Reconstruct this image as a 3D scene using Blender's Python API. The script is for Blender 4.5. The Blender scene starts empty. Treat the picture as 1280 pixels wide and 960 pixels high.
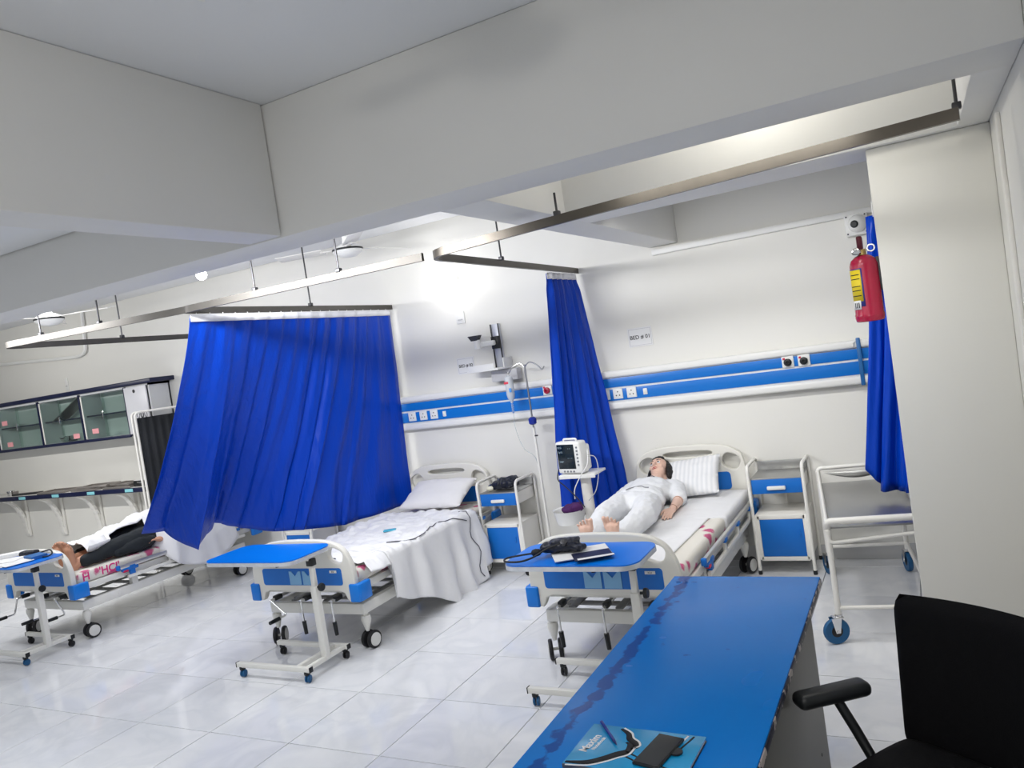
import bpy, bmesh, math, random
from mathutils import Vector, Matrix, noise
random.seed(7)
PI = math.pi
R = math.radians
SC = bpy.context.scene
COL = SC.collection
V = Vector

# ------------------------------------------------------------------ camera
CAMH = 1.868
YAW, PITCH, ROLL = -0.4857, -0.0389, -0.1468
fw = V((math.sin(YAW)*math.cos(PITCH), math.cos(YAW)*math.cos(PITCH), math.sin(PITCH)))
r0 = V((math.cos(YAW), -math.sin(YAW), 0)); u0 = r0.cross(fw)
rt = r0*math.cos(ROLL)+u0*math.sin(ROLL); up = -r0*math.sin(ROLL)+u0*math.cos(ROLL)
cam = bpy.data.cameras.new('camera'); camo = bpy.data.objects.new('camera', cam); COL.objects.link(camo)
m = Matrix.Identity(4)
for i in range(3):
    m[i][0] = rt[i]; m[i][1] = up[i]; m[i][2] = -fw[i]
m[0][3], m[1][3], m[2][3] = 0, 0, CAMH
camo.matrix_world = m
cam.sensor_fit = 'HORIZONTAL'; cam.sensor_width = 36; cam.lens = 971.8/1280*36
cam.clip_start = 0.05; cam.clip_end = 100
SC.camera = camo

# ------------------------------------------------------------------ world, exposure, lights
SC.view_settings.view_transform = 'Standard'
SC.view_settings.look = 'None'
SC.view_settings.exposure = 0.2
SC.view_settings.gamma = 1.0
w = bpy.data.worlds.new('world'); SC.world = w; w.use_nodes = True
w.node_tree.nodes['Background'].inputs[0].default_value = (0.93, 0.96, 1.0, 1)
w.node_tree.nodes['Background'].inputs[1].default_value = 0.45
try:
    SC.cycles.use_denoising = True
    SC.cycles.max_bounces = 8
    SC.cycles.caustics_reflective = False; SC.cycles.caustics_refractive = False
except Exception:
    pass

def area(name, loc, aim, sx, sy, power, col=(1, 1, 1), spread=None):
    l = bpy.data.lights.new(name, 'AREA'); l.shape = 'RECTANGLE'; l.size = sx; l.size_y = sy
    l.energy = power; l.color = col
    if spread: l.spread = R(spread)
    o = bpy.data.objects.new(name, l); COL.objects.link(o); o.location = loc
    o.rotation_euler = (V(aim)-V(loc)).to_track_quat('-Z', 'Y').to_euler()
    return o
def point(name, loc, power, rad, col=(1, 1, 1)):
    l = bpy.data.lights.new(name, 'POINT'); l.energy = power; l.shadow_soft_size = rad; l.color = col
    o = bpy.data.objects.new(name, l); COL.objects.link(o); o.location = loc
    return o
# added, unseen fill lights low on the bed side of the near beam
area('fill_light_middle', (-3.2, 3.07, 2.585), (-2.9, 6.0, 1.3), 1.8, .06, 41, (.98, .985, 1.0), 160)
area('fill_light_left', (-5.8, 3.07, 2.585), (-5.8, 6.0, 1.2), 1.4, .06, 24, (.98, .985, 1.0), 160)
area('fill_light_far', (-9.2, 3.07, 2.585), (-9.2, 6.0, .8), 1.4, .06, 25, (1.0, .98, .94), 150)
area('fill_light_right', (-.75, 3.07, 2.585), (-.6, 4.6, .2), 1.1, .06, 4, (1.0, .99, .96), 120)
area('fill_light_bed_one', (-.85, 4.30, 2.60), (-.95, 6.1, .7), 1.1, .06, 9.5, (1.0, .99, .96), 118)  # added behind the cross beam to brighten the wall at bed one
area('overhead_fill_middle', (-3.8, 4.3, 3.11), (-3.8, 4.3, 0), 1.6, .4, 6, (.97, .985, 1.0), 120)  # added overhead fill for floor and beds, no fixture there
area('overhead_fill_left', (-7.6, 4.3, 3.11), (-7.6, 4.3, 0), 1.6, .4, 20, (.98, .985, 1.0), 120)  # second added overhead fill, towards the far left bed
point('bay_lamp', (-.55, 3.45, 2.90), 6.5, .08, (1.0, .96, .86))
area('near_right_fill', (-.4, .55, 3.12), (-.4, .55, 0), 1.0, .3, 11, (1.0, .98, .96), 140)  # added fill brightening desk, chair and lower pillar
# added fill for the left bay floor, then the lamp behind the photographer
area('near_bay_fill', (-4.2, 1.2, 2.84), (-4.2, 1.2, 0), 1.6, .4, 20, (.96, .98, 1.0), 100)
point('rear_wall_lamp', (-.63, -.88, 2.58), 34, .07, (1.0, .97, .93))

# ------------------------------------------------------------------ materials
def srgb(h):
    h = h.lstrip('#'); c = [int(h[i:i+2], 16)/255 for i in (0, 2, 4)]
    return tuple(x/12.92 if x <= .04045 else ((x+.055)/1.055)**2.4 for x in c)
MATS = {}
def mat(name, col, rough=.5, metal=0, bump=0, bscale=60, var=0, vscale=4, coat=0, sheen=0, trans=0, emis=0, ior=1.45, spec=.5):
    if name in MATS: return MATS[name]
    if isinstance(col, str): col = srgb(col)
    M = bpy.data.materials.new(name); M.use_nodes = True
    nt = M.node_tree; b = nt.nodes['Principled BSDF']
    b.inputs['Base Color'].default_value = (*col, 1); b.inputs['Roughness'].default_value = rough
    b.inputs['Metallic'].default_value = metal; b.inputs['IOR'].default_value = ior
    b.inputs['Specular IOR Level'].default_value = spec
    if coat: b.inputs['Coat Weight'].default_value = coat; b.inputs['Coat Roughness'].default_value = .1
    if sheen: b.inputs['Sheen Weight'].default_value = sheen
    if trans: b.inputs['Transmission Weight'].default_value = trans
    if emis:
        b.inputs['Emission Color'].default_value = (*col, 1); b.inputs['Emission Strength'].default_value = emis
    tc = nt.nodes.new('ShaderNodeTexCoord')
    if var:
        n = nt.nodes.new('ShaderNodeTexNoise'); n.inputs['Scale'].default_value = vscale; n.inputs['Detail'].default_value = 5
        nt.links.new(tc.outputs['Object'], n.inputs['Vector'])
        mx = nt.nodes.new('ShaderNodeMix'); mx.data_type = 'RGBA'
        mx.inputs[6].default_value = (*[c*(1-var) for c in col], 1); mx.inputs[7].default_value = (*[min(1, c*(1+var)) for c in col], 1)
        nt.links.new(n.outputs['Fac'], mx.inputs[0]); nt.links.new(mx.outputs[2], b.inputs['Base Color'])
    if bump:
        n = nt.nodes.new('ShaderNodeTexNoise'); n.inputs['Scale'].default_value = bscale; n.inputs['Detail'].default_value = 4
        nt.links.new(tc.outputs['Object'], n.inputs['Vector'])
        bp = nt.nodes.new('ShaderNodeBump'); bp.inputs['Strength'].default_value = bump; bp.inputs['Distance'].default_value = .01
        nt.links.new(n.outputs['Fac'], bp.inputs['Height']); nt.links.new(bp.outputs['Normal'], b.inputs['Normal'])
    MATS[name] = M
    return M
def nodes(M): return M.node_tree, M.node_tree.nodes['Principled BSDF']

wall_m = mat('wall_paint', (.80, .79, .745), .5, spec=.3, bump=.06, bscale=9, var=.025, vscale=1.2)
beam_m = mat('beam_paint', (.78, .775, .75), .5, bump=.12, bscale=14, var=.03, vscale=1.5)
ceil_m = mat('ceiling_paint', (.80, .81, .82), .6, bump=.1, bscale=10, var=.02, vscale=1)
grout_m = mat('grout', (.30, .31, .33), .7)
def tile_mat():
    M = mat('marble_tile', (.80, .81, .84), .07); nt, b = nodes(M)
    geo = nt.nodes.new('ShaderNodeNewGeometry'); oi = nt.nodes.new('ShaderNodeObjectInfo')
    sc = nt.nodes.new('ShaderNodeVectorMath'); sc.operation = 'SCALE'; sc.inputs['Scale'].default_value = 7
    cx = nt.nodes.new('ShaderNodeCombineXYZ'); nt.links.new(oi.outputs['Random'], cx.inputs[2]); nt.links.new(oi.outputs['Random'], cx.inputs[0])
    nt.links.new(cx.outputs[0], sc.inputs[0])
    ad = nt.nodes.new('ShaderNodeVectorMath'); nt.links.new(geo.outputs['Position'], ad.inputs[0]); nt.links.new(sc.outputs[0], ad.inputs[1])
    n = nt.nodes.new('ShaderNodeTexNoise'); n.inputs['Scale'].default_value = 2.2; n.inputs['Detail'].default_value = 8; n.inputs['Distortion'].default_value = 1.4
    nt.links.new(ad.outputs[0], n.inputs['Vector'])
    cr = nt.nodes.new('ShaderNodeValToRGB'); e = cr.color_ramp.elements
    e[0].position = .40; e[0].color = (.79, .80, .83, 1); e[1].position = .62; e[1].color = (.82, .83, .855, 1)
    k = e.new(.5); k.color = (.74, .755, .79, 1)
    nt.links.new(n.outputs['Fac'], cr.inputs['Fac']); nt.links.new(cr.outputs['Color'], b.inputs['Base Color'])
    return M
tile_m = tile_mat()
skirt_m = mat('skirting_tile', (.55, .55, .55), .2, var=.05)
white_plastic = mat('white_plastic', '#e9e9e6', .35)
abs_m = mat('bed_plastic', '#e4e2da', .38, var=.02)
cream_metal = mat('cream_metal', '#e6e5df', .35)
white_paint = mat('white_enamel', '#eceae4', .3)
blue_panel = mat('blue_laminate', (.006, .15, .56), .4)
blue_bright = mat('blue_bright', (.006, .20, .72), .3, var=.03)
blue_table = mat('blue_table', (.0, .19, .80), .28, var=.03)
strip_blue = mat('strip_blue', (.006, .17, .60), .35)
steel = mat('steel', (.50, .50, .49), .28, 1, var=.1, vscale=30)
rail_m = mat('rail_metal', (.085, .08, .072), .5, .6, var=.15, vscale=12)
rail_dark = mat('rail_dark', (.085, .075, .062), .34, .75, var=.2, vscale=12)
steel_plate = mat('steel_plate', (.40, .40, .39), .36, .85, var=.08)
chrome = mat('chrome', (.75, .75, .75), .12, 1)
dark_metal = mat('dark_metal', (.06, .06, .065), .4, .6)
black_rub = mat('black_rubber', (.012, .012, .014), .5)
black_pl = mat('black_plastic', (.01, .012, .014), .4)
black_fab = mat('black_fabric', (.004, .004, .005), .8, bump=.3, bscale=300, spec=.2)
screen_fab = mat('screen_fabric', (.008, .010, .014), .75, bump=.2, bscale=80)
hub_white = mat('hub_white', '#d9d9d6', .4)
blue_rub = mat('blue_rubber', (.01, .10, .25), .45)
grey_panel = mat('grey_laminate', (.13, .128, .122), .5, var=.04)
edge_m = mat('edge_trim', (.70, .73, .78), .25, .3, var=.2, vscale=25)
linen = mat('white_linen', (.80, .80, .81), .85, bump=.25, bscale=18)
linen2 = mat('white_cotton', (.78, .77, .77), .9, bump=.3, bscale=25)
seam_m = mat('dark_seam', (.10, .10, .12), .8)
skin_m = mat('manikin_skin', (.74, .49, .39), .45, var=.06, vscale=9)
skin2_m = mat('manikin_skin_tan', (.58, .30, .19), .42, var=.08, vscale=9)
gown_m = mat('pale_cotton_gown', (.74, .75, .77), .88, bump=.3, bscale=30, var=.03, vscale=20)
black_cloth = mat('black_cloth', (.012, .016, .02), .8, bump=.2, bscale=40)
hair_m = mat('black_hair', (.006, .005, .005), .45, bump=.5, bscale=90)
glass_m = mat('glass', (.82, .93, .90), .03, trans=.92, ior=1.1)
clear_m = mat('clear_plastic', (.85, .93, .97), .15, trans=.75, ior=1.2)
paper_m = mat('paper', (.80, .80, .80), .8, var=.03)
navy = mat('navy_trim', (.006, .010, .045), .35)
red_m = mat('extinguisher_red', (.42, .005, .045), .25, coat=.5)
yellow_m = mat('label_yellow', (.80, .62, .02), .5)
pink_m = mat('pink_tag', (.80, .36, .38), .7)
pink_ink = mat('pink_ink', (.72, .04, .22), .7)
purple = mat('purple_cloth', (.06, .01, .09), .8, bump=.3, bscale=40)
ink = mat('black_ink', (.01, .01, .012), .7)
white_ink = mat('white_ink', (.85, .85, .88), .6)
cyan_tape = mat('cyan_tape', (.25, .62, .68), .5)
tape_white = mat('white_tape', (.80, .80, .84), .7)
navy_nylon = mat('navy_nylon', (.006, .009, .022), .35, bump=.4, bscale=50)
bulb_m = mat('lit_bulb', (1.0, .98, .95), .4, emis=14)
tray_m = mat('tray_metal', (.36, .33, .31), .4, .6)

def thin_glass(name, tint, gl):
    M = bpy.data.materials.new(name); M.use_nodes = True; nt = M.node_tree; nt.nodes.remove(nt.nodes['Principled BSDF'])
    out = nt.nodes['Material Output']; tr = nt.nodes.new('ShaderNodeBsdfTransparent'); g = nt.nodes.new('ShaderNodeBsdfGlossy'); mx = nt.nodes.new('ShaderNodeMixShader')
    tr.inputs['Color'].default_value = (*tint, 1); g.inputs['Roughness'].default_value = .05; mx.inputs[0].default_value = gl
    nt.links.new(tr.outputs[0], mx.inputs[1]); nt.links.new(g.outputs[0], mx.inputs[2]); nt.links.new(mx.outputs[0], out.inputs[0]); return M
def curtain_mat():
    M = mat('blue_curtain', (.0, .045, .44), .36, spec=.3); nt, b = nodes(M)
    tc = nt.nodes.new('ShaderNodeTexCoord')
    n = nt.nodes.new('ShaderNodeTexNoise'); n.inputs['Scale'].default_value = 7; n.inputs['Detail'].default_value = 4; n.inputs['Distortion'].default_value = .6
    mp = nt.nodes.new('ShaderNodeMapping'); mp.inputs['Scale'].default_value = (3, 3, .4)
    nt.links.new(tc.outputs['Object'], mp.inputs['Vector']); nt.links.new(mp.outputs[0], n.inputs['Vector'])
    bp = nt.nodes.new('ShaderNodeBump'); bp.inputs['Strength'].default_value = .35; bp.inputs['Distance'].default_value = .03
    nt.links.new(n.outputs['Fac'], bp.inputs['Height']); nt.links.new(bp.outputs['Normal'], b.inputs['Normal'])
    return M
curtain_m = curtain_mat()
def mattress_mat():
    M = mat('floral_mattress', (.76, .73, .66), .75); nt, b = nodes(M)
    tc = nt.nodes.new('ShaderNodeTexCoord')
    v = nt.nodes.new('ShaderNodeTexVoronoi'); v.inputs['Scale'].default_value = 7; v.inputs['Randomness'].default_value = 1
    n = nt.nodes.new('ShaderNodeTexNoise'); n.inputs['Scale'].default_value = 26; n.inputs['Detail'].default_value = 3
    nt.links.new(tc.outputs['Object'], v.inputs['Vector']); nt.links.new(tc.outputs['Object'], n.inputs['Vector'])
    ad = nt.nodes.new('ShaderNodeMath'); ad.operation = 'MULTIPLY_ADD'; ad.inputs[1].default_value = .32
    nt.links.new(n.outputs['Fac'], ad.inputs[0]); nt.links.new(v.outputs['Distance'], ad.inputs[2])
    cr = nt.nodes.new('ShaderNodeValToRGB'); e = cr.color_ramp.elements
    e[0].position = .40; e[0].color = (.55, .10, .22, 1); e[1].position = .50; e[1].color = (.76, .73, .66, 1)
    nt.links.new(ad.outputs[0], cr.inputs['Fac']); nt.links.new(cr.outputs['Color'], b.inputs['Base Color'])
    return M
mattress_m = mattress_mat()
def desk_mat():
    M = mat('desk_blue', (.004, .19, .64), .22, spec=.08); nt, b = nodes(M)
    tc = nt.nodes.new('ShaderNodeTexCoord')
    n = nt.nodes.new('ShaderNodeTexNoise'); n.inputs['Scale'].default_value = 16; n.inputs['Detail'].default_value = 8
    nt.links.new(tc.outputs['Object'], n.inputs['Vector'])
    sx = nt.nodes.new('ShaderNodeSeparateXYZ'); nt.links.new(tc.outputs['Object'], sx.inputs[0])
    # worn streak along the left edge of the top
    f = nt.nodes.new('ShaderNodeMath'); f.operation = 'ADD'; f.inputs[1].default_value = .245
    nt.links.new(sx.outputs[0], f.inputs[0])
    ab = nt.nodes.new('ShaderNodeMath'); ab.operation = 'ABSOLUTE'; nt.links.new(f.outputs[0], ab.inputs[0])
    mr = nt.nodes.new('ShaderNodeMapRange'); mr.inputs[1].default_value = .0; mr.inputs[2].default_value = .05; mr.inputs[3].default_value = .35; mr.inputs[4].default_value = 0
    nt.links.new(ab.outputs[0], mr.inputs[0])
    ad = nt.nodes.new('ShaderNodeMath'); nt.links.new(n.outputs['Fac'], ad.inputs[0]); nt.links.new(mr.outputs[0], ad.inputs[1])
    cr = nt.nodes.new('ShaderNodeValToRGB'); e = cr.color_ramp.elements
    e[0].position = .70; e[0].color = (.004, .19, .64, 1); e[1].position = .78; e[1].color = (.004, .075, .34, 1)
    nt.links.new(ad.outputs[0], cr.inputs['Fac']); nt.links.new(cr.outputs['Color'], b.inputs['Base Color'])
    n2 = nt.nodes.new('ShaderNodeTexNoise'); n2.inputs['Scale'].default_value = 3
    nt.links.new(tc.outputs['Object'], n2.inputs['Vector'])
    m2 = nt.nodes.new('ShaderNodeMapRange'); m2.inputs[3].default_value = .16; m2.inputs[4].default_value = .34
    nt.links.new(n2.outputs['Fac'], m2.inputs[0]); nt.links.new(m2.outputs[0], b.inputs['Roughness'])
    return M
desk_m = desk_mat()
def chipped_mat():
    M = mat('chipped_edge', (.02, .02, .025), .5); nt, b = nodes(M)
    tc = nt.nodes.new('ShaderNodeTexCoord'); n = nt.nodes.new('ShaderNodeTexNoise'); n.inputs['Scale'].default_value = 22; n.inputs['Detail'].default_value = 6
    nt.links.new(tc.outputs['Object'], n.inputs['Vector'])
    cr = nt.nodes.new('ShaderNodeValToRGB'); e = cr.color_ramp.elements; cr.color_ramp.interpolation = 'CONSTANT'
    e[0].position = .0; e[0].color = (.008, .010, .03, 1); e[1].position = .57; e[1].color = (.45, .40, .38, 1)
    nt.links.new(n.outputs['Fac'], cr.inputs['Fac']); nt.links.new(cr.outputs['Color'], b.inputs['Base Color'])
    return M
chip_m = chipped_mat()

# ------------------------------------------------------------------ geometry helpers
def link(o): COL.objects.link(o); return o
def finish(me, ang=38):
    me.polygons.foreach_set('use_smooth', [True]*len(me.polygons))
    try: me.set_sharp_from_angle(angle=R(ang))
    except Exception: pass
def wloc(o):
    v = V((0, 0, 0))
    while o is not None:
        v += o.location; o = o.parent
    return v
class MB:
    def __init__(s): s.bm = bmesh.new()
    def box(s, c, d, bev=0, rot=None, seg=2):
        t = bmesh.new(); bmesh.ops.create_cube(t, size=1)
        bmesh.ops.scale(t, vec=V(d), verts=t.verts)
        if bev: bmesh.ops.bevel(t, geom=t.edges[:], offset=min(bev, min(d)*.49), segments=seg, affect='EDGES', profile=.5)
        M = Matrix.Translation(V(c))
        if rot is not None:
            M = M @ (rot.to_4x4() if isinstance(rot, Matrix) else Matrix.Rotation(rot, 4, 'Z'))
        bmesh.ops.transform(t, matrix=M, verts=t.verts); s.add(t); return s
    def add(s, t):
        me = bpy.data.meshes.new('tmp'); t.to_mesh(me); t.free(); s.bm.from_mesh(me); bpy.data.meshes.remove(me)
    def addmesh(s, me, M=None):
        t = bmesh.new(); t.from_mesh(me)
        if M is not None: bmesh.ops.transform(t, matrix=M, verts=t.verts)
        s.add(t)
    def ring(s, c, ax, r, n, ref=None):
        ax = V(ax).normalized()
        a = ref if ref is not None else (V((0, 0, 1)) if abs(ax.z) < .9 else V((1, 0, 0)))
        x = (a-ax*a.dot(ax)).normalized(); y = ax.cross(x)
        return [s.bm.verts.new(V(c)+x*(r*math.cos(2*PI*i/n))+y*(r*math.sin(2*PI*i/n))) for i in range(n)]
    def bridge(s, a, b):
        n = len(a)
        for i in range(n): s.bm.faces.new((a[i], a[(i+1) % n], b[(i+1) % n], b[i]))
    def cyl(s, p0, p1, r0_, r1_=None, n=14, caps=True):
        r1_ = r0_ if r1_ is None else r1_
        ax = V(p1)-V(p0)
        a = s.ring(p0, ax, r0_, n); b = s.ring(p1, ax, r1_, n); s.bridge(a, b)
        if caps: s.bm.faces.new(a[::-1]); s.bm.faces.new(b)
        return s
    def tube(s, pts, r, n=8, closed=False, caps=True):
        pts = [V(p) for p in pts]; k = len(pts); rings = []; ref = None
        for i in range(k):
            if closed: t = pts[(i+1) % k]-pts[i-1]
            else: t = pts[min(i+1, k-1)]-pts[max(i-1, 0)]
            t.normalize()
            if ref is None: ref = V((0, 0, 1)) if abs(t.z) < .9 else V((1, 0, 0))
            ref = (ref-t*ref.dot(t))
            if ref.length < 1e-5: ref = V((1, 0, 0)) if abs(t.x) < .9 else V((0, 1, 0)); ref = ref-t*ref.dot(t)
            ref.normalize()
            rr = r[i] if isinstance(r, (list, tuple)) else r
            rings.append(s.ring(pts[i], t, rr, n, ref))
        for i in range(k-1): s.bridge(rings[i], rings[i+1])
        if closed: s.bridge(rings[-1], rings[0])
        elif caps: s.bm.faces.new(rings[0][::-1]); s.bm.faces.new(rings[-1])
        return s
    def lathe(s, prof, c=(0, 0, 0), n=20, ax=(0, 0, 1)):
        ax = V(ax).normalized(); rings = []
        for (r, h) in prof:
            rings.append(s.ring(V(c)+ax*h, ax, max(r, 1e-4), n))
        for i in range(len(rings)-1): s.bridge(rings[i], rings[i+1])
        s.bm.faces.new(rings[0][::-1]); s.bm.faces.new(rings[-1]); return s
    def prism(s, pts, o, ux, uy, depth):
        ux, uy = V(ux), V(uy); nz = ux.cross(uy).normalized()
        a = [s.bm.verts.new(V(o)+ux*p[0]+uy*p[1]) for p in pts]
        b = [s.bm.verts.new(v.co+nz*depth) for v in a]
        s.bridge(a, b); s.bm.faces.new(a[::-1]); s.bm.faces.new(b); return s
    def grid(s, f, nu, nv):
        vs = [[s.bm.verts.new(V(f(i/nu, j/nv))) for j in range(nv+1)] for i in range(nu+1)]
        for i in range(nu):
            for j in range(nv): s.bm.faces.new((vs[i][j], vs[i+1][j], vs[i+1][j+1], vs[i][j+1]))
        return s
    def ell(s, c, r, rot=None, sub=2):
        t = bmesh.new(); bmesh.ops.create_icosphere(t, subdivisions=sub, radius=1)
        r = (r, r, r) if isinstance(r, (int, float)) else r
        M = Matrix.Translation(V(c)) @ (rot.to_4x4() if rot is not None else Matrix.Identity(4)) @ Matrix.Diagonal((*r, 1))
        bmesh.ops.transform(t, matrix=M, verts=t.verts); s.add(t); return s
    def limb(s, pts, rs, n=14):
        for i, p in enumerate(pts):
            s.ell(p, rs[i], sub=2)
            if i: s.cyl(pts[i-1], p, rs[i-1], rs[i], n=n)
        return s
    def mesh(s, name, ang=38, off=None):
        if off is not None: bmesh.ops.translate(s.bm, vec=-V(off), verts=s.bm.verts)
        bmesh.ops.recalc_face_normals(s.bm, faces=s.bm.faces)
        me = bpy.data.meshes.new(name); s.bm.to_mesh(me); s.bm.free(); finish(me, ang); return me
    def build(s, name, m, parent=None, w=False, origin=None, ang=38):
        off = None
        if parent is not None and w: off = wloc(parent)
        if origin is not None: off = V(origin)
        me = s.mesh(name, ang, off); me.materials.append(m)
        o = bpy.data.objects.new(name, me); link(o)
        if parent is not None: o.parent = parent
        elif origin is not None: o.location = origin
        return o
def thing(name, label, cat, loc=(0, 0, 0), rz=0, group=None):
    o = bpy.data.objects.new(name, None); link(o); o.location = loc; o.rotation_euler = (0, 0, rz); o.empty_display_size = .1
    return tag(o, label, cat, group)
def tag(o, label, cat, group=None, kind=None):
    o['label'] = label; o['category'] = cat
    if group: o['group'] = group
    if kind: o['kind'] = kind
    return o
def struct(name, mb, m, label=None, cat=None, origin=None):
    o = mb.build(name, m, origin=origin); o['kind'] = 'structure'
    if label: o['label'] = label; o['category'] = cat
    return o
def meshpart(name, me, m, parent=None):
    if not me.materials: me.materials.append(m)
    o = bpy.data.objects.new(name, me); link(o); o.parent = parent; return o
def solid(o, t, off=0):
    md = o.modifiers.new('thickness', 'SOLIDIFY'); md.thickness = t; md.offset = off; return o
def from_temp(o):
    bpy.context.view_layer.update()
    dg = bpy.context.evaluated_depsgraph_get(); me = bpy.data.meshes.new_from_object(o.evaluated_get(dg), depsgraph=dg)
    d = o.data; bpy.data.objects.remove(o)
    return me
def remesh(mb, voxel, it=4, name='body'):
    me = mb.mesh(name); o = bpy.data.objects.new(name, me); link(o)
    a = o.modifiers.new('r', 'REMESH'); a.mode = 'VOXEL'; a.voxel_size = voxel
    b = o.modifiers.new('s', 'SMOOTH'); b.factor = .5; b.iterations = it
    r = from_temp(o); r.name = name; finish(r, 180); return r
def ruffle(me, amp, sc, st=(1, 1, 1)):
    me.update()
    nr = [v.normal.copy() for v in me.vertices]
    for v, nn in zip(me.vertices, nr):
        p = V((v.co.x*st[0], v.co.y*st[1], v.co.z*st[2]))*sc
        v.co += nn*(amp*(noise.noise(p)+.5*noise.noise(p*2.3)))
    return me
def plate(outline, holes, thick, bev=.005, name='plate'):
    """2-D outline with holes -> solid plate in the XZ plane, centred on y=0."""
    cu = bpy.data.curves.new(name, 'CURVE'); cu.dimensions = '2D'; cu.fill_mode = 'BOTH'
    cu.extrude = max(thick/2-bev, .0005); cu.bevel_depth = bev; cu.bevel_resolution = 1; cu.offset = -bev
    for pl in [outline]+holes:
        sp = cu.splines.new('POLY'); sp.points.add(len(pl)-1); sp.use_cyclic_u = True
        for p, (x, y) in zip(sp.points, pl): p.co = (x, y, 0, 1)
    o = bpy.data.objects.new(name, cu); link(o); me = from_temp(o)
    me.transform(Matrix.Rotation(PI/2, 4, 'X')); finish(me, 40); me.materials.clear(); return me
def text(name, s, size, m, parent, M, depth=.0006, align='CENTER', bold=0):
    cu = bpy.data.curves.new(name, 'FONT'); cu.body = s; cu.size = size; cu.extrude = depth; cu.align_x = align; cu.align_y = 'CENTER'; cu.offset = bold
    o = bpy.data.objects.new(name, cu); link(o); me = from_temp(o); me.transform(M); me.materials.clear(); me.materials.append(m); me.name = name
    ob = bpy.data.objects.new(name, me); link(ob); ob.parent = parent; return ob
def rrect(w, h, r, n=6, cx=0, cy=0):
    out = []
    for (sx, sy, a0) in ((1, 1, 0), (-1, 1, 90), (-1, -1, 180), (1, -1, 270)):
        for i in range(n+1):
            a = R(a0+90*i/n); out.append((cx+sx*(w/2-r)+r*math.cos(a), cy+sy*(h/2-r)+r*math.sin(a)))
    return out
def oval(cx, cy, rx, ry, ang=0, n=18, p=2.6):
    out = []
    for i in range(n):
        t = 2*PI*i/n; c, s_ = math.cos(t), math.sin(t)
        x = rx*math.copysign(abs(c)**(2/p), c); y = ry*math.copysign(abs(s_)**(2/p), s_)
        out.append((cx+x*math.cos(ang)-y*math.sin(ang), cy+x*math.sin(ang)+y*math.cos(ang)))
    return out
def smooth(pts, n=5, closed=False):
    pts = [V(p) for p in pts]; out = []; k = len(pts)
    rng = range(k if closed else k-1)
    for i in rng:
        p0 = pts[(i-1) % k] if closed or i > 0 else pts[0]; p1 = pts[i]; p2 = pts[(i+1) % k]
        p3 = pts[(i+2) % k] if closed or i+2 < k else pts[-1]
        for j in range(n):
            t = j/n
            out.append(.5*((2*p1)+(p2-p0)*t+(2*p0-5*p1+4*p2-p3)*t*t+(3*p1-p0-3*p2+p3)*t**3))
    if not closed: out.append(pts[-1])
    return out
def copy_tree(o, parent=None):
    c = o.copy(); link(c)
    if parent is not None: c.parent = parent
    for ch in list(o.children): copy_tree(ch, c)
    return c
def rod(mb, pts, r, corner=.04, n=8):
    """tube through points with rounded corners"""
    pts = [V(p) for p in pts]; out = [pts[0]]
    for i in range(1, len(pts)-1):
        a = (pts[i-1]-pts[i]); b = (pts[i+1]-pts[i]); c = min(corner, a.length*.45, b.length*.45)
        pa = pts[i]+a.normalized()*c; pb = pts[i]+b.normalized()*c
        for t in (0, .25, .5, .75, 1): out.append(pa*(1-t)**2+pts[i]*2*t*(1-t)+pb*t*t)
    out.append(pts[-1]); mb.tube(out, r, n); return mb
ROTX = Matrix.Rotation(PI/2, 4, 'X')
def face_front(x, y, z): return Matrix.Translation((x, y, z)) @ ROTX      # text upright facing -Y

# ------------------------------------------------------------------ setting
XR, YW, ZB, ZC = .36, 6.1, 2.54, 3.14
fl = struct('floor', MB().box((-7, 1.8, -.06), (16, 10, .1)), grout_m, 'glossy white marble tiled floor', 'floor')
TS = .6; J = .0022
def tile_mesh(wx, wy):
    b = MB().box((0, 0, -.0055), (wx-2*J, wy-2*J, .011), .0012, seg=1); me = b.mesh('tile'); me.materials.append(tile_m); return me
full = tile_mesh(TS, TS); last = {}
for i in range(-14, 7):
    for j in range(-4, 6):
        x0, y0 = -3.771+TS*i, 2.904+TS*j; x1, y1 = min(x0+TS, XR), min(y0+TS, YW)
        if x1-x0 < .03 or y1-y0 < .03: continue
        k = (round(x1-x0, 3), round(y1-y0, 3))
        if k == (.6, .6): me = full
        else: me = last.setdefault(k, tile_mesh(*k))
        o = bpy.data.objects.new('tile', me); link(o); o.parent = fl; o.location = ((x0+x1)/2, (y0+y1)/2, 0)
struct('wall_back', MB().box((-6.75, YW+.1, 1.6), (14.5, .2, 3.4)), wall_m, 'cream white back wall behind the beds', 'wall')
struct('wall_right', MB().box((XR+.1, 1.4, 1.6), (.2, 9.2, 3.4)), wall_m, 'white right-hand side wall', 'wall')
struct('wall_left', MB().box((-14.1, 1.4, 1.6), (.2, 9.2, 3.4)), wall_m, 'far end wall at the left of the ward', 'wall')
struct('ceiling', MB().box((-7, 1.4, ZC+.1), (14.4, 9.2, .2)), ceil_m, 'plain white plaster ceiling between beams', 'ceiling')
bs = struct('baseboard_back', MB().box((-7, YW-.008, .055), (14, .016, .11), .003), skirt_m, 'grey tile skirting along the back wall', 'skirting')
def beam(c, d, label): return struct('beam', MB().box(c, d, .008, seg=2), beam_m, label, 'beam')
zc = (ZB+ZC)/2; hh = ZC-ZB
beam((-6.82, 2.855, zc), (14.36, .29, hh), 'wide grey-white ceiling beam crossing nearest the camera')
beam((-.73, 4.06, zc+.001), (2.18, .36, hh), 'white cross beam resting on the pillar')
beam((-1.70, 4.55, zc-.001), (.24, 3.1, hh), 'short beam running to the back wall near bed one')
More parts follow.
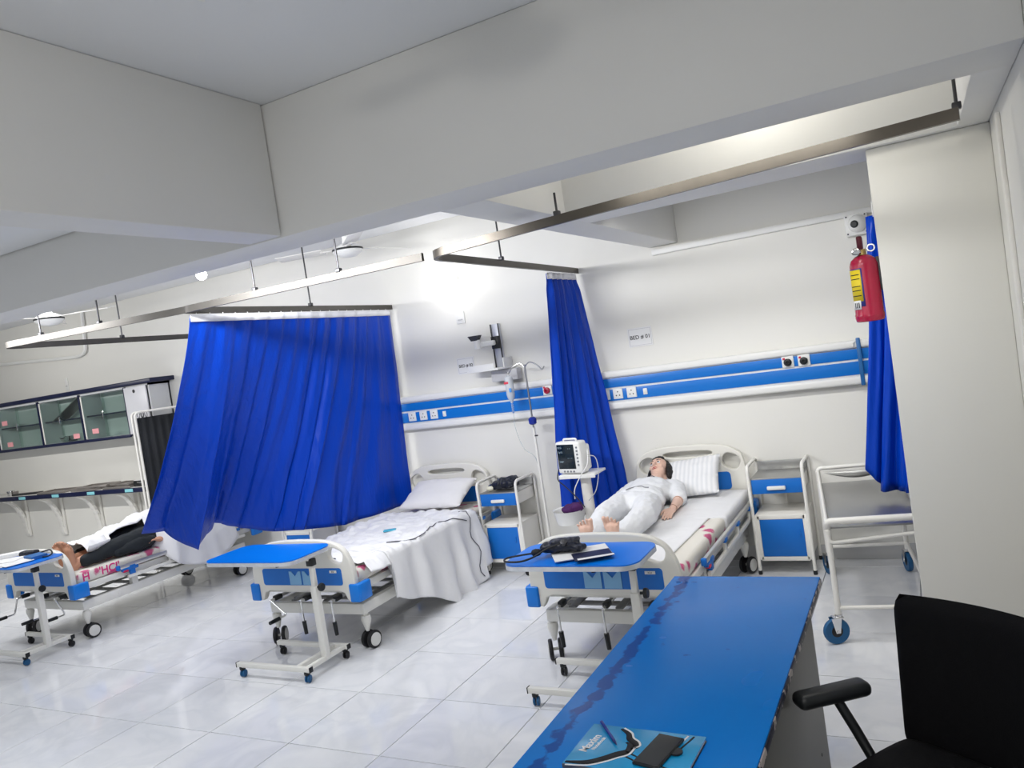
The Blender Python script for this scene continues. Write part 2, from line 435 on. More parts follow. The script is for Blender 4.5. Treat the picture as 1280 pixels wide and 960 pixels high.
beam((-2.58, .35, zc+.002), (.2, 4.7, hh-.004), 'ceiling beam running towards the camera on the left')
beam((.30, 3.45, zc+.003), (.12, .9, hh), 'beam stub along the right wall')
struct('pillar', MB().box((.12, 4.09, 1.27), (.48, .34, 2.54), .006), wall_m, 'cream square pillar holding the fire extinguisher', 'pillar')
struct('ceiling_left', MB().box((-8.35, 1.35, 3.0), (11.3, 2.7, .28)), ceil_m, 'lower white ceiling panel at the left', 'ceiling')
struct('trim_1', MB().box((XR-.008, 3.55, 1.25), (.016, .05, 2.5), .004), white_paint, 'thin white vertical strip on the right wall', 'trim')

# conduits
def single(name, mb, m, label, cat, origin, group=None, ang=38):
    o = mb.build(name, m, origin=origin, ang=ang); return tag(o, label, cat, group)
single('cable_conduit', MB().box((-.94, 6.08, 2.495), (1.70, .04, .045), .006), white_plastic, 'white cable trunking along the back wall under the camera', 'conduit', (-.94, 6.1, 2.47))
c = MB(); rod(c, [(-13, 6.07, 2.86), (-9.16, 6.07, 2.61), (-8.98, 6.07, 2.64), (-8.93, 6.07, 3.13)], .022, .08)
single('pipe', c, white_plastic, 'white pipe bending up the wall above the glass cabinet', 'pipe', (-9, 6.07, 2.6))

# ------------------------------------------------------------------ curtain rails
def rail(pts, rods, label, corner=.18, rm=None):
    z = 2.47
    t = thing('curtain_rail', label, 'curtain rail', (pts[0][0], pts[0][1], z), 0, 'ceiling hung curtain rails')
    P3 = [V((x, y, z)) for x, y in pts]; out = [P3[0]]
    for i in range(1, len(P3)-1):
        a = P3[i-1]-P3[i]; b = P3[i+1]-P3[i]; c = min(corner, a.length*.45, b.length*.45)
        pa = P3[i]+a.normalized()*c; pb = P3[i]+b.normalized()*c
        for k in range(7):
            s = k/6; out.append(pa*(1-s)**2+P3[i]*2*s*(1-s)+pb*s*s)
    out.append(P3[-1])
    b = MB(); rings = []
    for i, p in enumerate(out):
        d = (out[min(i+1, len(out)-1)]-out[max(i-1, 0)]).normalized(); n = V((-d.y, d.x, 0)); w_, h_ = .011, .022
        rings.append([b.bm.verts.new(p+n*sx*w_+V((0, 0, sz*h_))) for sx, sz in ((-1, -1), (1, -1), (1, 1), (-1, 1))])
    for i in range(len(rings)-1): b.bridge(rings[i], rings[i+1])
    b.bm.faces.new(rings[0][::-1]); b.bm.faces.new(rings[-1])
    b.build('track', rm or rail_m, t, w=True, ang=30)
    for (x, y, top) in rods:
        MB().cyl((x, y, z+.02), (x, y, top), .006, n=8).build('hanger_rod', dark_metal, t, w=True)
        MB().box((x, y, z+.03), (.03, .03, .025), .004).build('bracket', dark_metal, t, w=True)
    return t
rail([(.21, 3.22), (-1.43, 3.47), (-2.34, 3.64), (-2.45, 6.09)], [(.205, 3.23, 2.6), (-1.46, 3.48, 2.6), (-2.37, 4.6, ZC)], 'dark metal curtain rail around bed one, ending at the right wall', rm=rail_dark)
rail([(-2.37, 3.66), (-4.28, 3.60), (-4.38, 6.09)], [(-2.95, 3.64, ZC), (-3.62, 3.63, ZC), (-4.31, 4.9, ZC)], 'brushed steel curtain rail around bed two carrying the wide curtain', corner=.10)
rail([(-4.245, 3.615), (-5.98, 3.36), (-6.03, 6.09)], [(-4.99, 3.51, ZC), (-5.54, 3.43, ZC), (-5.99, 4.4, ZC)], 'steel curtain rail at the left around bed three, without curtain')

# ------------------------------------------------------------------ curtains
def curtain(label, T, Bm, amp, nf, nu, nv, loc, tape=True, hooks=14, power=1.25, phase=0, group='blue ward curtains'):
    t = thing('curtain', label, 'curtain', loc, 0, group)
    def f(u, v):
        a = T(u); b = Bm(u); p = a.lerp(b, 0) if v == 0 else V((a.x+(b.x-a.x)*v**power, a.y+(b.y-a.y)*v**power, a.z+(b.z-a.z)*v))
        e = .004; d = (T(min(1, u+e))-T(max(0, u-e))); d.z = 0; d.normalize(); n = V((-d.y, d.x, 0))
        n1 = noise.noise(V((u*6+phase, v*1.6, 3.1)))
        ph = 2*PI*nf*(u+.035*n1*v)+phase
        am = amp*(.75+.5*v)*(.7+.8*abs(noise.noise(V((u*9, 1.7+phase, 0)))))*(1 if v > .04 else .55)
        off = am*math.sin(ph)+.35*am*math.sin(ph*2.17+1+3*v)+.02*noise.noise(V((u*14, v*5, 9+phase)))*v
        return p+n*off+d*(.3*am*math.cos(ph))
    b = MB().grid(f, nu, nv); o = b.build('fabric', curtain_m, t, w=True, ang=180); solid(o, .003)
    if tape:
        b = MB().grid(lambda u, v: f(u, .0)+V((.0, 0, .005-.05*v))+V((.008, -.004, 0)), nu, 1); o = b.build('header_tape', tape_white, t, w=True, ang=180); solid(o, .003)
    for k in range(hooks):
        p = f((k+.5)/hooks, 0)
        MB().cyl(p+V((0, 0, -.01)), V((T((k+.5)/hooks).x, T((k+.5)/hooks).y, 2.452)), .003, n=6).build('curtain_hook', white_plastic, t, w=True)
    return t
def poly(keys):
    def g(u):
        for (a, p), (b, q) in zip(keys, keys[1:]):
            if u <= b:
                s = (u-a)/(b-a) if b > a else 0; s = s*s*(3-2*s) if len(keys) > 3 else s
                return V(p).lerp(V(q), s)
        return V(keys[-1][1])
    return g
hem2 = poly([(0, (-5.37, 3.83, .92)), (.06, (-5.35, 4.0, .895)), (.12, (-5.15, 4.04, .77)), (.16, (-5.06, 4.05, .725)), (.205, (-5.2, 4.28, .79)), (.26, (-5.28, 4.43, .85)),
             (.4, (-5.16, 4.58, .76)), (.55, (-4.92, 4.70, .69)), (.68, (-4.68, 4.80, .67)), (.8, (-4.60, 5.2, .60)), (1, (-4.42, 5.98, .60))])
curtain('wide blue curtain drawn between bed two and bed three, blown to the left', poly([(0, (-4.27, 3.66, 2.435)), (1, (-4.365, 6.03, 2.435))]), hem2, .014, 13, 190, 46, (-4.3, 4.8, .6), hooks=20)
curtain('narrow gathered blue curtain hanging behind the patient monitor', poly([(0, (-2.44, 5.45, 2.435)), (1, (-2.445, 6.02, 2.435))]),
        poly([(0, (-2.68, 5.66, .52)), (.5, (-2.46, 5.82, .50)), (1, (-2.20, 5.99, .5))]), .035, 6, 90, 30, (-2.45, 5.8, .5), hooks=7, phase=1.2, power=1.0)
curtain('blue curtain hanging half hidden behind the pillar and fire extinguisher', poly([(0, (-.205, 5.22, 2.37)), (1, (.22, 5.1, 2.37))]),
        poly([(0, (-.375, 5.20, .85)), (.25, (-.305, 5.16, .71)), (.5, (-.155, 5.1, .71)), (1, (.17, 5.0, .80))]), .028, 5, 70, 30, (-.1, 5.1, .7), tape=False, hooks=5, phase=2.2)
t = thing('curtain_rail', 'short curtain rail hidden behind the pillar above its curtain', 'curtain rail', (0, 5.15, 2.47), 0, 'ceiling hung curtain rails')
MB().box((.14, 5.12, 2.47), (.42, .022, .04), .003, rot=-.27).build('track', rail_m, t, w=True)

# ------------------------------------------------------------------ hospital beds
def caster_part(parent, x, y, r=.062, stem=.235, rz=0, name='caster'):
    c = Matrix.Rotation(rz, 3, 'Z')
    b = MB(); b.lathe([(.03, 0), (.035, -.03), (.022, -.075), (.012, -.11)], (0, 0, 0), 14); b.cyl((0, 0, 0), (0, 0, .03), .018, n=10)
    b.cyl((-.045, .02, -(stem-r)), (.045, .02, -(stem-r)), .009, n=8)
    o = b.build(name, cream_metal, parent); o.location = (x, y, stem); o.rotation_euler = (0, 0, rz)
    for s in (-1, 1):
        wb = MB(); wb.lathe([(r-.012, -.013), (r-.003, -.011), (r, -.005), (r, .005), (r-.003, .011), (r-.012, .013)], (s*.03, .02, -(stem-r)), 24, (1, 0, 0))
        wo = wb.build('wheel', black_rub, o)
        hb = MB(); hb.lathe([(r*.30, -.006), (r*.74, -.004), (r*.74, .004), (r*.30, .006)], (s*.042, .02, -(stem-r)), 20, (1, 0, 0)); hb.build('wheel_hub', hub_white, o)
    return o
def board_outline(zt, hw=.46, arch=.44):
    pts = [(-hw, .37), (-hw, .52), (-hw+.005, .60), (-hw+.03, zt-.13), (-hw+.07, zt-.07), (-hw+.15, zt-.025), (-.18, zt-.005), (0, zt)]
    L = [(p.x, p.y) for p in smooth([(x, y, 0) for x, y in pts], 4)]
    Rr = [(-x, y) for x, y in L[::-1]][1:]
    bot = [(hw-.07, .37), (hw-.085, .39), (hw-.10, .425), (hw-.14, arch), (-hw+.14, arch), (-hw+.10, .425), (-hw+.085, .39), (-hw+.07, .37)]
    return L+Rr+bot
foot_plate = plate(board_outline(.80), [oval(-.325, .685, .062, .05, .35), oval(.325, .685, .062, .05, -.35)], .045, .008, 'footboard')
head_plate = plate(board_outline(.945), [oval(-.335, .80, .07, .06, .45), oval(.335, .80, .07, .06, -.45), oval(0, .875, .20, .024, 0)], .045, .008, 'headboard')
panel_me = plate(rrect(.72, .12, .02), [], .006, .002, 'blue_panel')
panel2_me = plate(rrect(.64, .14, .03), [], .006, .002, 'blue_panel')
def bumper_mesh(sx, sy):
    b = MB(); b.box((sx*.475, 0, .43), (.045, .13, .125), .014, seg=3); b.box((sx*.45, sy*.06, .43), (.085, .03, .125), .012, seg=3)
    return b
def hospital_bed(cx, label, rz=0, cranks=(0, 0, 0), rails=(1, 1), pocket=True):
    t = thing('hospital_bed', label, 'bed', (cx, 5.03 if cx > -6 else 4.92, 0), rz, 'three crank hospital beds')
    b = MB()
    for s in (-1, 1): b.box((s*.405, -.06, .285), (.045, 1.80, .075), .006)
    for y in (-.94, .82): b.box((0, y, .285), (.80, .045, .075), .006)
    for s in (-1, 1):
        for y in (-.62, .35): b.cyl((s*.428, y, .285), (s*.431, y, .285), .014, n=12)
    b.build('base_frame', cream_metal, t)
    b = MB()
    for y in (-.75, -.55, -.35, -.15, .05, .25): b.box((0, y, .292), (.74, .05, .015), .003)
    for x in (-.3, 0, .3): b.box((x, -.25, .30), (.05, 1.2, .012), .003)
    b.build('under_tray', mat('grey_enamel', (.28, .28, .28), .4), t)
    b = MB()
    for s in (-1, 1): b.box((s*.42, 0, .44), (.04, 1.98, .05), .006)
    for y in (-.98, -.4, .2, .98): b.box((0, y, .435), (.82, .04, .04), .005)
    b.box((0, 0, .463), (.84, 1.94, .008), .002)
    b.build('deck_frame', cream_metal, t)
    for s in (-1, 1):
        for y in (-.45, .5): MB().box((s*.40, y, .37), (.05, .06, .11), .006).build('riser', cream_metal, t)
    for x in (-.41, .41):
        for y in (-.93, .72): caster_part(t, x, y, rz=random.uniform(-.5, .5) if y > 0 else (-.15 if x > 0 else .5))
    # boards
    f = meshpart('footboard', foot_plate, abs_m, t); f.location = (0, -1.025, 0)
    p = meshpart('blue_panel', panel_me, blue_panel, f); p.location = (0, -.022, .542)
    q = MB().box((.29, -.0275, .578), (.06, .003, .018), .001).build('name_plate', white_plastic, f)
    text('plate_lettering', 'ICU', .014, ink, f, face_front(.29, -.0295, .578))
    if pocket:
        for px in (-.075, .045):
            b = MB(); b.prism([(0, 0), (.105, 0), (.105, .095), (.085, .095), (.0525, .06), (.02, .095), (0, .095)], (px-.03, -.026, .488), (1, 0, 0), (0, 0, 1), .004); b.build('card_pocket', mat('blue_clear', (.20, .45, .72), .2, spec=.7), f)
    h = meshpart('headboard', head_plate, abs_m, t); h.location = (0, 1.012, 0)
    p = meshpart('blue_panel', panel2_me, blue_panel, h); p.location = (0, -.022, .65)
    for sx in (-1, 1):
        o = bumper_mesh(sx, -1).build('corner_bumper', blue_bright, t); o.location = (0, -.985, 0)
        o = bumper_mesh(sx, 1).build('corner_bumper', blue_bright, t); o.location = (0, .975, 0)
    # cranks
    for x, a in zip((-.28, 0, .27), cranks):
        b = MB(); b.cyl((x, -.60, .395), (x, -1.03, .385), .014, n=10); b.cyl((x, -1.03, .385), (x, -1.09, .383), .010, n=8)
        o = b.build('crank', chrome, t)
        d = V((math.sin(a), 0, -math.cos(a)))
        p0 = V((x, -1.09, .383)); p1 = p0+d*.16; p2 = p1+V((0, -.10, 0)) if a else p1+d*.01
        b = MB(); rod(b, [p0+V((0, .01, 0)), p0, p1, p2] if a else [p0+V((0, .01, 0)), p0, p1], .0065, .02); b.build('crank_arm', chrome, o)
        b = MB(); b.box(V((x, -1.02, .387)), (.035, .07, .035), .008); b.build('crank_collar', black_pl, o)
        b = MB()
        if a: b.cyl(p2+V((0, .03, 0)), p2+V((0, -.06, 0)), .015, .013, n=12)
        else: b.cyl(p1+V((0, 0, .02)), p1+V((.005, 0, -.07)), .015, .013, n=12)
        b.build('crank_grip', black_pl, o)
    # side guards, folded down
    for s, on in zip((-1, 1), rails):
        if not on: continue
        x = s*.475
        g = MB().box((x, .13, .505), (.028, 1.50, .04), .012).build('side_rail', mat('rail_aluminium', (.62, .62, .62), .3, .8), t)
        MB().box((x, .13, .405), (.022, 1.36, .03), .006).build('lower_bar', cream_metal, g)
        for y in (-.50, -.1, .3, .72):
            MB().box((x, y, .455), (.024, .03, .10), .004).build('guard_post', cream_metal, g)
            MB().box((x+s*.004, y, .487), (.03, .06, .03), .006).build('rail_clip', blue_panel, g)
        MB().box((x, -.63, .505), (.034, .03, .046), .008).build('end_cap', blue_panel, g)
        b = MB(); b.box((x, -.52, .475), (.03, .16, .03), .006); b.box((x, -.50, .445), (.03, .05, .05), .006); b.build('latch', blue_panel, g)
        MB().box((x+s*.006, -.57, .462), (.03, .045, .018), .004).build('latch_button', mat('button_red', (.6, .02, .08), .4), g)
    return t
BEDS = {1: -1.72, 2: -3.985, 3: -6.88}
hospital_bed(BEDS[1], 'hospital bed with a clothed nursing manikin lying on it, beside sign BED 01', 0, (0, 0, 0))
hospital_bed(BEDS[2], 'hospital bed under a rumpled white sheet, below sign BED 02', R(1.0), (.9, 0, 0), rails=(0, 1))
hospital_bed(BEDS[3], 'hospital bed at far left with dark-clothed manikin, beyond the wide curtain', 0, (-.5, .15, .7), pocket=False)

def mattress(cx, label, rz=0):
    b = MB().box((0, 0, .5185), (.87, 1.94, .10), .03, seg=3)
    o = b.build('mattress', mattress_m, ang=60); o.location = (cx, 5.03, 0)
    # origin at the base
    o.data.transform(Matrix.Translation((0, 0, -.4685))); o.location = (cx, 5.03 if cx > -6 else 4.92, .4685); o.rotation_euler = (0, 0, rz)
    tag(o, label, 'mattress', 'floral hospital mattresses')
    return o
mattress(BEDS[1], 'cream mattress with pink flowers under the manikin in the pale suit')
mattress(BEDS[2], 'floral mattress almost hidden under the rumpled white sheet', R(1.0))
m3 = mattress(BEDS[3], 'cream mattress with pink printed letters under the dark-clothed manikin')
text('printed_letters', "'HCJ'", .095, pink_ink, m3, Matrix.Translation((.4362, -.68, .055)) @ Matrix.Rotation(PI/2, 4, 'Z') @ ROTX, .0004, bold=.002)
text('printed_letters', "HCJ", .06, pink_ink, m3, Matrix.Translation((.40, -.42, .1006)) @ Matrix.Rotation(PI/2, 4, 'Z') , .0004, bold=.002)
text('printed_letters', "H", .095, pink_ink, m3, Matrix.Translation((.4362, -.90, .05)) @ Matrix.Rotation(PI/2, 4, 'Z') @ ROTX, .0004, bold=.002)
ZM = .5685  # mattress top

# ------------------------------------------------------------------ sheets and pillows
def cloth(name, f, nu, nv, m, label, cat, loc, th=.004, group=None):
    o = MB().grid(f, nu, nv).build(name, m, origin=loc, ang=180); solid(o, th, 1); tag(o, label, cat, group); return o
def nz(x, y, s=0): return noise.noise(V((x, y, s)))
def fold(x, y, a=1):
    return a*(.010*abs(nz(x*7, y*7, 1))+.010*abs(nz(x*3+y*4, y*3, 5))+.004*nz(x*25, y*25, 2)+.006*(1-min(1, 5*abs(nz(x*5+y*2, y*7-x*3, 11)))))
# bed 1: white sheet over the top, tucked at the head, inset at the foot
def f1(u, v):
    y = 4.08+v*1.92; cx = BEDS[1]
    xr = cx+.31+.05*v if v < .56 else cx+.437
    drop = 0 if v < .56 else 1
    L = cx-.445
    W = (xr-L)+.10+(drop*.085)
    s = u*W
    if s < .10: return (L, y, ZM-.095+s+.002)
    s -= .10
    if s < xr-L or not drop:
        return (L+min(s, xr-L), y, ZM+.004+fold(L+s, y, .5)*min(1, (xr-L-s)/.06))
    return (xr+.006, y, ZM+.004-(s-(xr-L)))
cloth('bed_sheet', f1, 60, 70, linen, 'white sheet tucked over the mattress under the manikin in the pale suit', 'sheet', (BEDS[1], 5.03, ZM))
# bed 2: rumpled drape hanging over the right side almost to the floor
def f2(u, v):
    cx = BEDS[2]; y = 4.12+v*1.50; L = cx-.46; xr = cx+.475
    lp = .06; W = xr-L; d = .27+.30*min(1, max(0, (v-.18)/.42))**.8+.025*math.sin(v*11)
    if v < .16: d = .03+.15*v
    if v > .93: d *= .82
    tot = lp+W+d; s = u*tot
    wob = .03*nz(v*11, u*2, 4)+.022*math.sin(v*34+3*nz(v*4, 0, 2))
    if s < lp: return (L-.008, y, ZM-.05+s)
    s -= lp
    if s < W:
        x = L+s; z = ZM+.012+2.6*fold(x, y, 1.0)
        e = max(0, (s-(W-.06))/.06)
        return (x, y+.02*nz(x*5, y*5, 8), z-.012*e*e)
    s -= W; k = s/max(d, .01)
    return (xr+.012+.05*k+(wob+.014)*min(1, k*2), y+.035*nz(y*4, s*6, 7)*k+.10*k*(v-.5), ZM+.005-s)
cloth('draped_sheet', f2, 110, 120, linen, 'rumpled white sheet spilling over the right side of the bed below sign BED 02', 'sheet', (BEDS[2], 5.0, ZM))
def seam(pts, parent=None):
    return MB().tube(smooth(pts, 4), .004, 6)
s2 = [o for o in COL.objects if o.name.startswith('draped_sheet')][0]
def on2(u, v, up_=.009): p = V(f2(u, v)); return p+V((.010 if u > .6 else 0, 0, up_))
MB().tube([on2(.63+.05*math.sin(k*.5), .28+.6*k/14) for k in range(15)], .004, 5).build('dark_stitching', seam_m, s2, w=True)
MB().tube([on2(.60+.38*k/12, .90+.02*math.sin(k)) for k in range(13)], .004, 5).build('dark_stitching', seam_m, s2, w=True)
MB().tube([on2(.50+.14*k/8, .06+.02*math.sin(k*1.3), .01) for k in range(9)], .004, 5).build('dark_stitching', seam_m, s2, w=True)
single('packet', MB().box((-3.89, 4.93, ZM+.045), (.10, .05, .012), .004, rot=.5), mat('packet_blue', (.08, .45, .62), .3), 'small light blue packet lying on the rumpled sheet', 'packet', (-3.89, 4.93, ZM+.035))
def pillow(name, c, d, rot, label, m, group):
    b = MB()
    def g(sgn):
        def f(u, v):
            x, y = 2*u-1, 2*v-1; e = (1-abs(x)**3.2)*(1-abs(y)**3.2); h = max(0, e)**.55
            cr = 1-.07*(1-abs(x))*0-.05*(1-(abs(x*y)))
            return (x*d[0]/2*cr, y*d[1]/2*cr, sgn*(d[2]/2*h)+.008*nz(x*4, y*4, sgn)+.004*nz(x*14, y*3, 2))
        return f
    b.grid(g(1), 26, 20); b.grid(g(-1), 26, 20); bmesh.ops.remove_doubles(b.bm, verts=b.bm.verts, dist=.004)
    o = b.build(name, m, ang=180); o.location = c; o.rotation_euler = rot; tag(o, label, 'pillow', group)
    return o
def stripe_mat():
    M = mat('striped_pillow', (.78, .78, .79), .85); nt, b_ = nodes(M); tc = nt.nodes.new('ShaderNodeTexCoord')
    wv = nt.nodes.new('ShaderNodeTexWave'); wv.inputs['Scale'].default_value = 9; nt.links.new(tc.outputs['Object'], wv.inputs['Vector'])
    mx = nt.nodes.new('ShaderNodeMix'); mx.data_type = 'RGBA'; mx.inputs[6].default_value = (.70, .71, .73, 1); mx.inputs[7].default_value = (.82, .82, .83, 1)
    nt.links.new(wv.outputs['Fac'], mx.inputs[0]); nt.links.new(mx.outputs[2], b_.inputs['Base Color']); return M
stripe_m = stripe_mat()
pillow('pillow', (-1.70, 5.86, ZM+.15), (.52, .36, .11), (R(44), R(-6), R(-2)), 'white striped pillow leaning on the headboard behind the manikin head', stripe_m, 'white pillows')
pillow('pillow', (-3.96, 5.78, ZM+.15), (.64, .42, .13), (R(24), 0, R(1)), 'rumpled white pillow on the bed below sign BED 02', linen2, 'white pillows')
pillow('pillow', (-6.9, 5.76, ZM+.08), (.6, .42, .13), (R(10), 0, 0), 'white pillow at the head of the far left bed', linen2, 'white pillows')

# ------------------------------------------------------------------ people (nursing manikins)
def head_parts(M, skin, hairstyle=True):
    """skin shapes added to the body, plus separate hair, eyes, lips. M maps head-local (x right of face, u crown, f forward)"""
    def P(x, u, f): return M @ V((x, u, f))
    Rm = M.to_3x3()
    def add_skin(b):
        b.ell(P(0, .02, -.012), (.074, .094, .092), Rm, 3); b.ell(P(0, -.045, .022), (.058, .074, .062), Rm, 3)
        b.ell(P(0, -.098, .052), (.024, .018, .022), Rm); b.ell(P(0, .03, .045), (.062, .05, .042), Rm)
        b.limb([P(0, .005, .080), P(0, -.032, .100)], [.008, .013], 10); b.ell(P(0.011, -.036, .09), .008, sub=1); b.ell(P(-.011, -.036, .09), .008, sub=1)
        for s in (-1, 1):
            b.ell(P(s*.074, -.015, -.012), (.010, .030, .018), Rm); b.ell(P(s*.036, -.028, .062), (.022, .02, .016), Rm)
            b.ell(P(s*.029, .020, .074), (.022, .007, .010), Rm)
        b.ell(P(0, -.066, .078), (.024, .012, .010), Rm)
        b.limb([P(0, -.06, -.02), P(0, -.17, -.035)], [.052, .056])
    def extras(parent):
        for s in (-1, 1):
            e = MB().ell(P(s*.029, .001, .0750), (.0135, .0085, .0105), Rm, sub=2).build('eye', white_ink, parent)
            MB().ell(P(s*.029-.001, .001, .0838), (.0075, .0072, .004), Rm).build('iris', ink, e)
            MB().tube([P(s*.048, .022, .072), P(s*.032, .029, .082), P(s*.014, .025, .085)], .0028, 6).build('eyebrow', hair_m, parent)
        MB().tube([P(-.022, -.064, .079), P(-.008, -.060, .087), P(0, -.062, .087), P(.008, -.060, .087), P(.022, -.064, .079)], [.002, .0045, .004, .0045, .002], 8).build('lips', mat('lips', (.42, .10, .09), .4), parent)
        MB().tube([P(-.018, -.070, .080), P(0, -.073, .086), P(.018, -.070, .080)], [.002, .005, .002], 8).build('lips', MATS['lips'], parent)
        b = MB(); b.ell(P(0, .034, -.034), (.086, .092, .092), Rm, 3); b.ell(P(0, -.03, -.07), (.078, .09, .055), Rm, 3)
        for s in (-1, 1): b.ell(P(s*.078, -.035, -.018), (.030, .090, .048), Rm, 3)
        b.ell(P(0, .085, .035), (.055, .03, .035), Rm, 3)
        me = remesh(b, .006, 3, 'hair'); ruffle(me, .004, 60, (1, .3, 1)); meshpart('hair', me, hair_m, parent)
    return add_skin, extras
def hand(b, wrist, fwd, side, upv, s=1, curl=.25):
    """fwd along fingers, side towards the thumb, upv back of hand"""
    fwd, side, upv = V(fwd).normalized(), V(side).normalized(), V(upv).normalized()
    w_ = V(wrist)
    Rm = Matrix((side, fwd, upv)).transposed()
    b.ell(w_+fwd*.045*s, (.038*s, .052*s, .016*s), Rm); b.limb([w_, w_+fwd*.03*s], [.024*s, .022*s])
    for i, (o, L) in enumerate(((.028, .072), (.0095, .080), (-.0095, .074), (-.027, .058))):
        p = w_+fwd*.085*s+side*o*s; pts = [w_+fwd*.05*s+side*o*.8*s, p]; d = (fwd+side*o*2.0).normalized()
        for k in range(3):
            a = curl*(k+.6); q = (d*math.cos(a)-upv*math.sin(a)); pts.append(pts[-1]+q*(L*s*(.42, .32, .26)[k]))
        b.limb(pts, [.0095*s, .0088*s, .0082*s, .0075*s, .0065*s], 8)
    b.limb([w_+fwd*.02*s+side*.02*s, w_+fwd*.045*s+side*.045*s, w_+fwd*.075*s+side*.056*s-upv*.006, w_+fwd*.098*s+side*.057*s-upv*.012], [.014*s, .012*s, .0095*s, .008*s], 8)
def foot(b, ankle, toe, side, L=.2, s=1, inner=1):
    """lying on the heel, toes up: toe = direction heel->toes, sole faces the bed end"""
    a = V(ankle); t = V(toe).normalized(); sd = V(side).normalized(); so = t.cross(sd).normalized()
    Rm = Matrix((sd, t, so)).transposed()
    heel = a+V((0, -.03, -.025))
    b.ell(heel, (.033*s, .036*s, .036*s)); b.ell(a, .037*s)
    ball = heel+t*L*.66
    b.limb([heel, heel+t*.07, ball], [.033*s, .031*s, .026*s])
    for o in (-.022, 0, .022): b.limb([heel+t*.05+sd*o*.6, ball+sd*o*1.05], [.024*s, .021*s])
    for i, o in enumerate((.040, .018, -.002, -.021, -.039)):
        r = (.0145, .0088, .0084, .0080, .0078)[i]*s; p = ball+sd*o*inner*s*.95+t*(.004, .010, .007, 0, -.008)[i]; sp = sd*(o+.002)*inner*s*.22
        b.limb([p-t*.010, p+t*.026+sp*.6, p+t*(.052, .050, .046, .041, .034)[i]*s+sp+V((0, -.006, 0))], [r, r*.9, r*1.02], 8)

# --- manikin on bed one
t = thing('manikin', 'female nursing manikin in pale grey suit lying on the bed below sign BED 01', 'manikin', (-1.90, 5.20, ZM+.010), R(1.5), 'nursing manikins')
HM = Matrix.Translation((0, .70, .205)) @ Matrix.Rotation(R(-16), 4, 'Y') @ Matrix.Rotation(R(30), 4, 'X')
sk, ex = head_parts(HM, skin_m)
b = MB(); sk(b)
b.limb([(0, .585, .16), (0, .53, .13)], [.054, .06])
b.ell((0, .36, .11), (.15, .19, .095)); b.ell((0, .16, .10), (.13, .16, .085)); b.ell((0, .0, .10), (.155, .12, .09)); b.limb([(-.14, .47, .105), (.14, .47, .105)], [.055, .055])
hipz = .095
for s in (-1, 1):
    kx, kz = (s*.10, .115) if s < 0 else (.175, .11)
    ax_, ay = (-.075, -.755) if s < 0 else (.085, -.745)
    b.limb([(s*.085, -.03, hipz), (kx, -.39, kz), (ax_, ay, .055)], [.082, .056, .036])
    b.ell((kx*.6+ax_*.4+.005*s, -.50, .075), (.048, .12, .045))
    foot(b, (ax_, ay, .06), (.0 if s < 0 else .07, -.22 if s < 0 else -.12, .98), (1, 0, 0), .175, inner=-s)
# arms: body left on image right
b.limb([(.18, .47, .10), (.225, .30, .055), (.235, .24, .05), (.245, .06, .045)], [.052, .042, .038, .026])
hand(b, (.245, .045, .045), (-.08, -1, -.12), (-1, 0, .1), (0, -.1, 1), .95, .2)
b.limb([(-.18, .47, .10), (-.225, .28, .055), (-.23, .22, .05), (-.225, .04, .05)], [.052, .042, .038, .026])
hand(b, (-.225, .03, .05), (.05, -1, -.1), (1, 0, .1), (0, 0, 1), .95, .2)
me = remesh(b, .0044, 2, 'body'); meshpart('body', me, skin_m, t)
ex(t)
b = MB(); b.tube([V((.235+.036*math.cos(a), .235+.01*math.sin(a), .052+.036*math.sin(a))) for a in [2*PI*k/14 for k in range(14)]], .0035, 6, closed=True); b.build('elbow_joint_ring', mat('joint_brown', (.35, .18, .12), .5), t)
b = MB(); b.tube([V((.245+.026*math.cos(a), .065, .045+.026*math.sin(a))) for a in [2*PI*k/14 for k in range(14)]], .003, 6, closed=True); b.build('wrist_joint_ring', MATS['joint_brown'], t)
b = MB(); b.ell((0, .37, .108), (.178, .19, .112)); b.ell((0, .17, .10), (.165, .19, .103)); b.ell((0, .05, .10), (.208, .085, .118)); b.limb([(-.16, .47, .108), (.16, .47, .108)], [.068, .068])
b.ell((.07, .37, .16), (.065, .07, .055)); b.ell((-.07, .37, .16), (.065, .07, .055))
for s in (-1, 1): b.limb([(s*.17, .47, .10), (s*.225, .31, .062)], [.07, .066])
me = remesh(b, .009, 3, 'shirt'); ruffle(me, .006, 14, (1, 1.6, 1)); meshpart('shirt', me, gown_m, t)
b = MB(); b.ell((0, .06, .10), (.195, .12, .108)); b.ell((0, -.04, .10), (.20, .13, .105))
for s in (-1, 1):
    kx = -.10 if s < 0 else .175; ax_ = -.08 if s < 0 else .10
    b.limb([(s*.095, -.04, .098), (kx, -.39, .112), ((kx+ax_)/2, -.58, .085), (ax_, -.72, .062)], [.102, .084, .074, .062])
me = remesh(b, .009, 3, 'trousers'); ruffle(me, .008, 13, (1.6, 1, 1)); meshpart('trousers', me, gown_m, t)
b = MB(); b.tube(smooth([(-.03, .075, .208), (.0, .06, .214), (.03, .085, .212), (.06, .06, .208), (.09, .065, .203)], 4), .0035, 6)
b.tube(smooth([(0, .065, .212), (-.04, .03, .212), (-.06, .0, .206)], 4), .0035, 6); b.build('waist_cord', mat('grey_cord', (.25, .25, .27), .8), t)
b = MB(); b.tube(smooth([(-.055, .515, .155), (-.02, .42, .217), (0, .38, .212), (.02, .42, .217), (.055, .515, .155)], 4), .003, 6); b.build('neckline', MATS['grey_cord'], t)

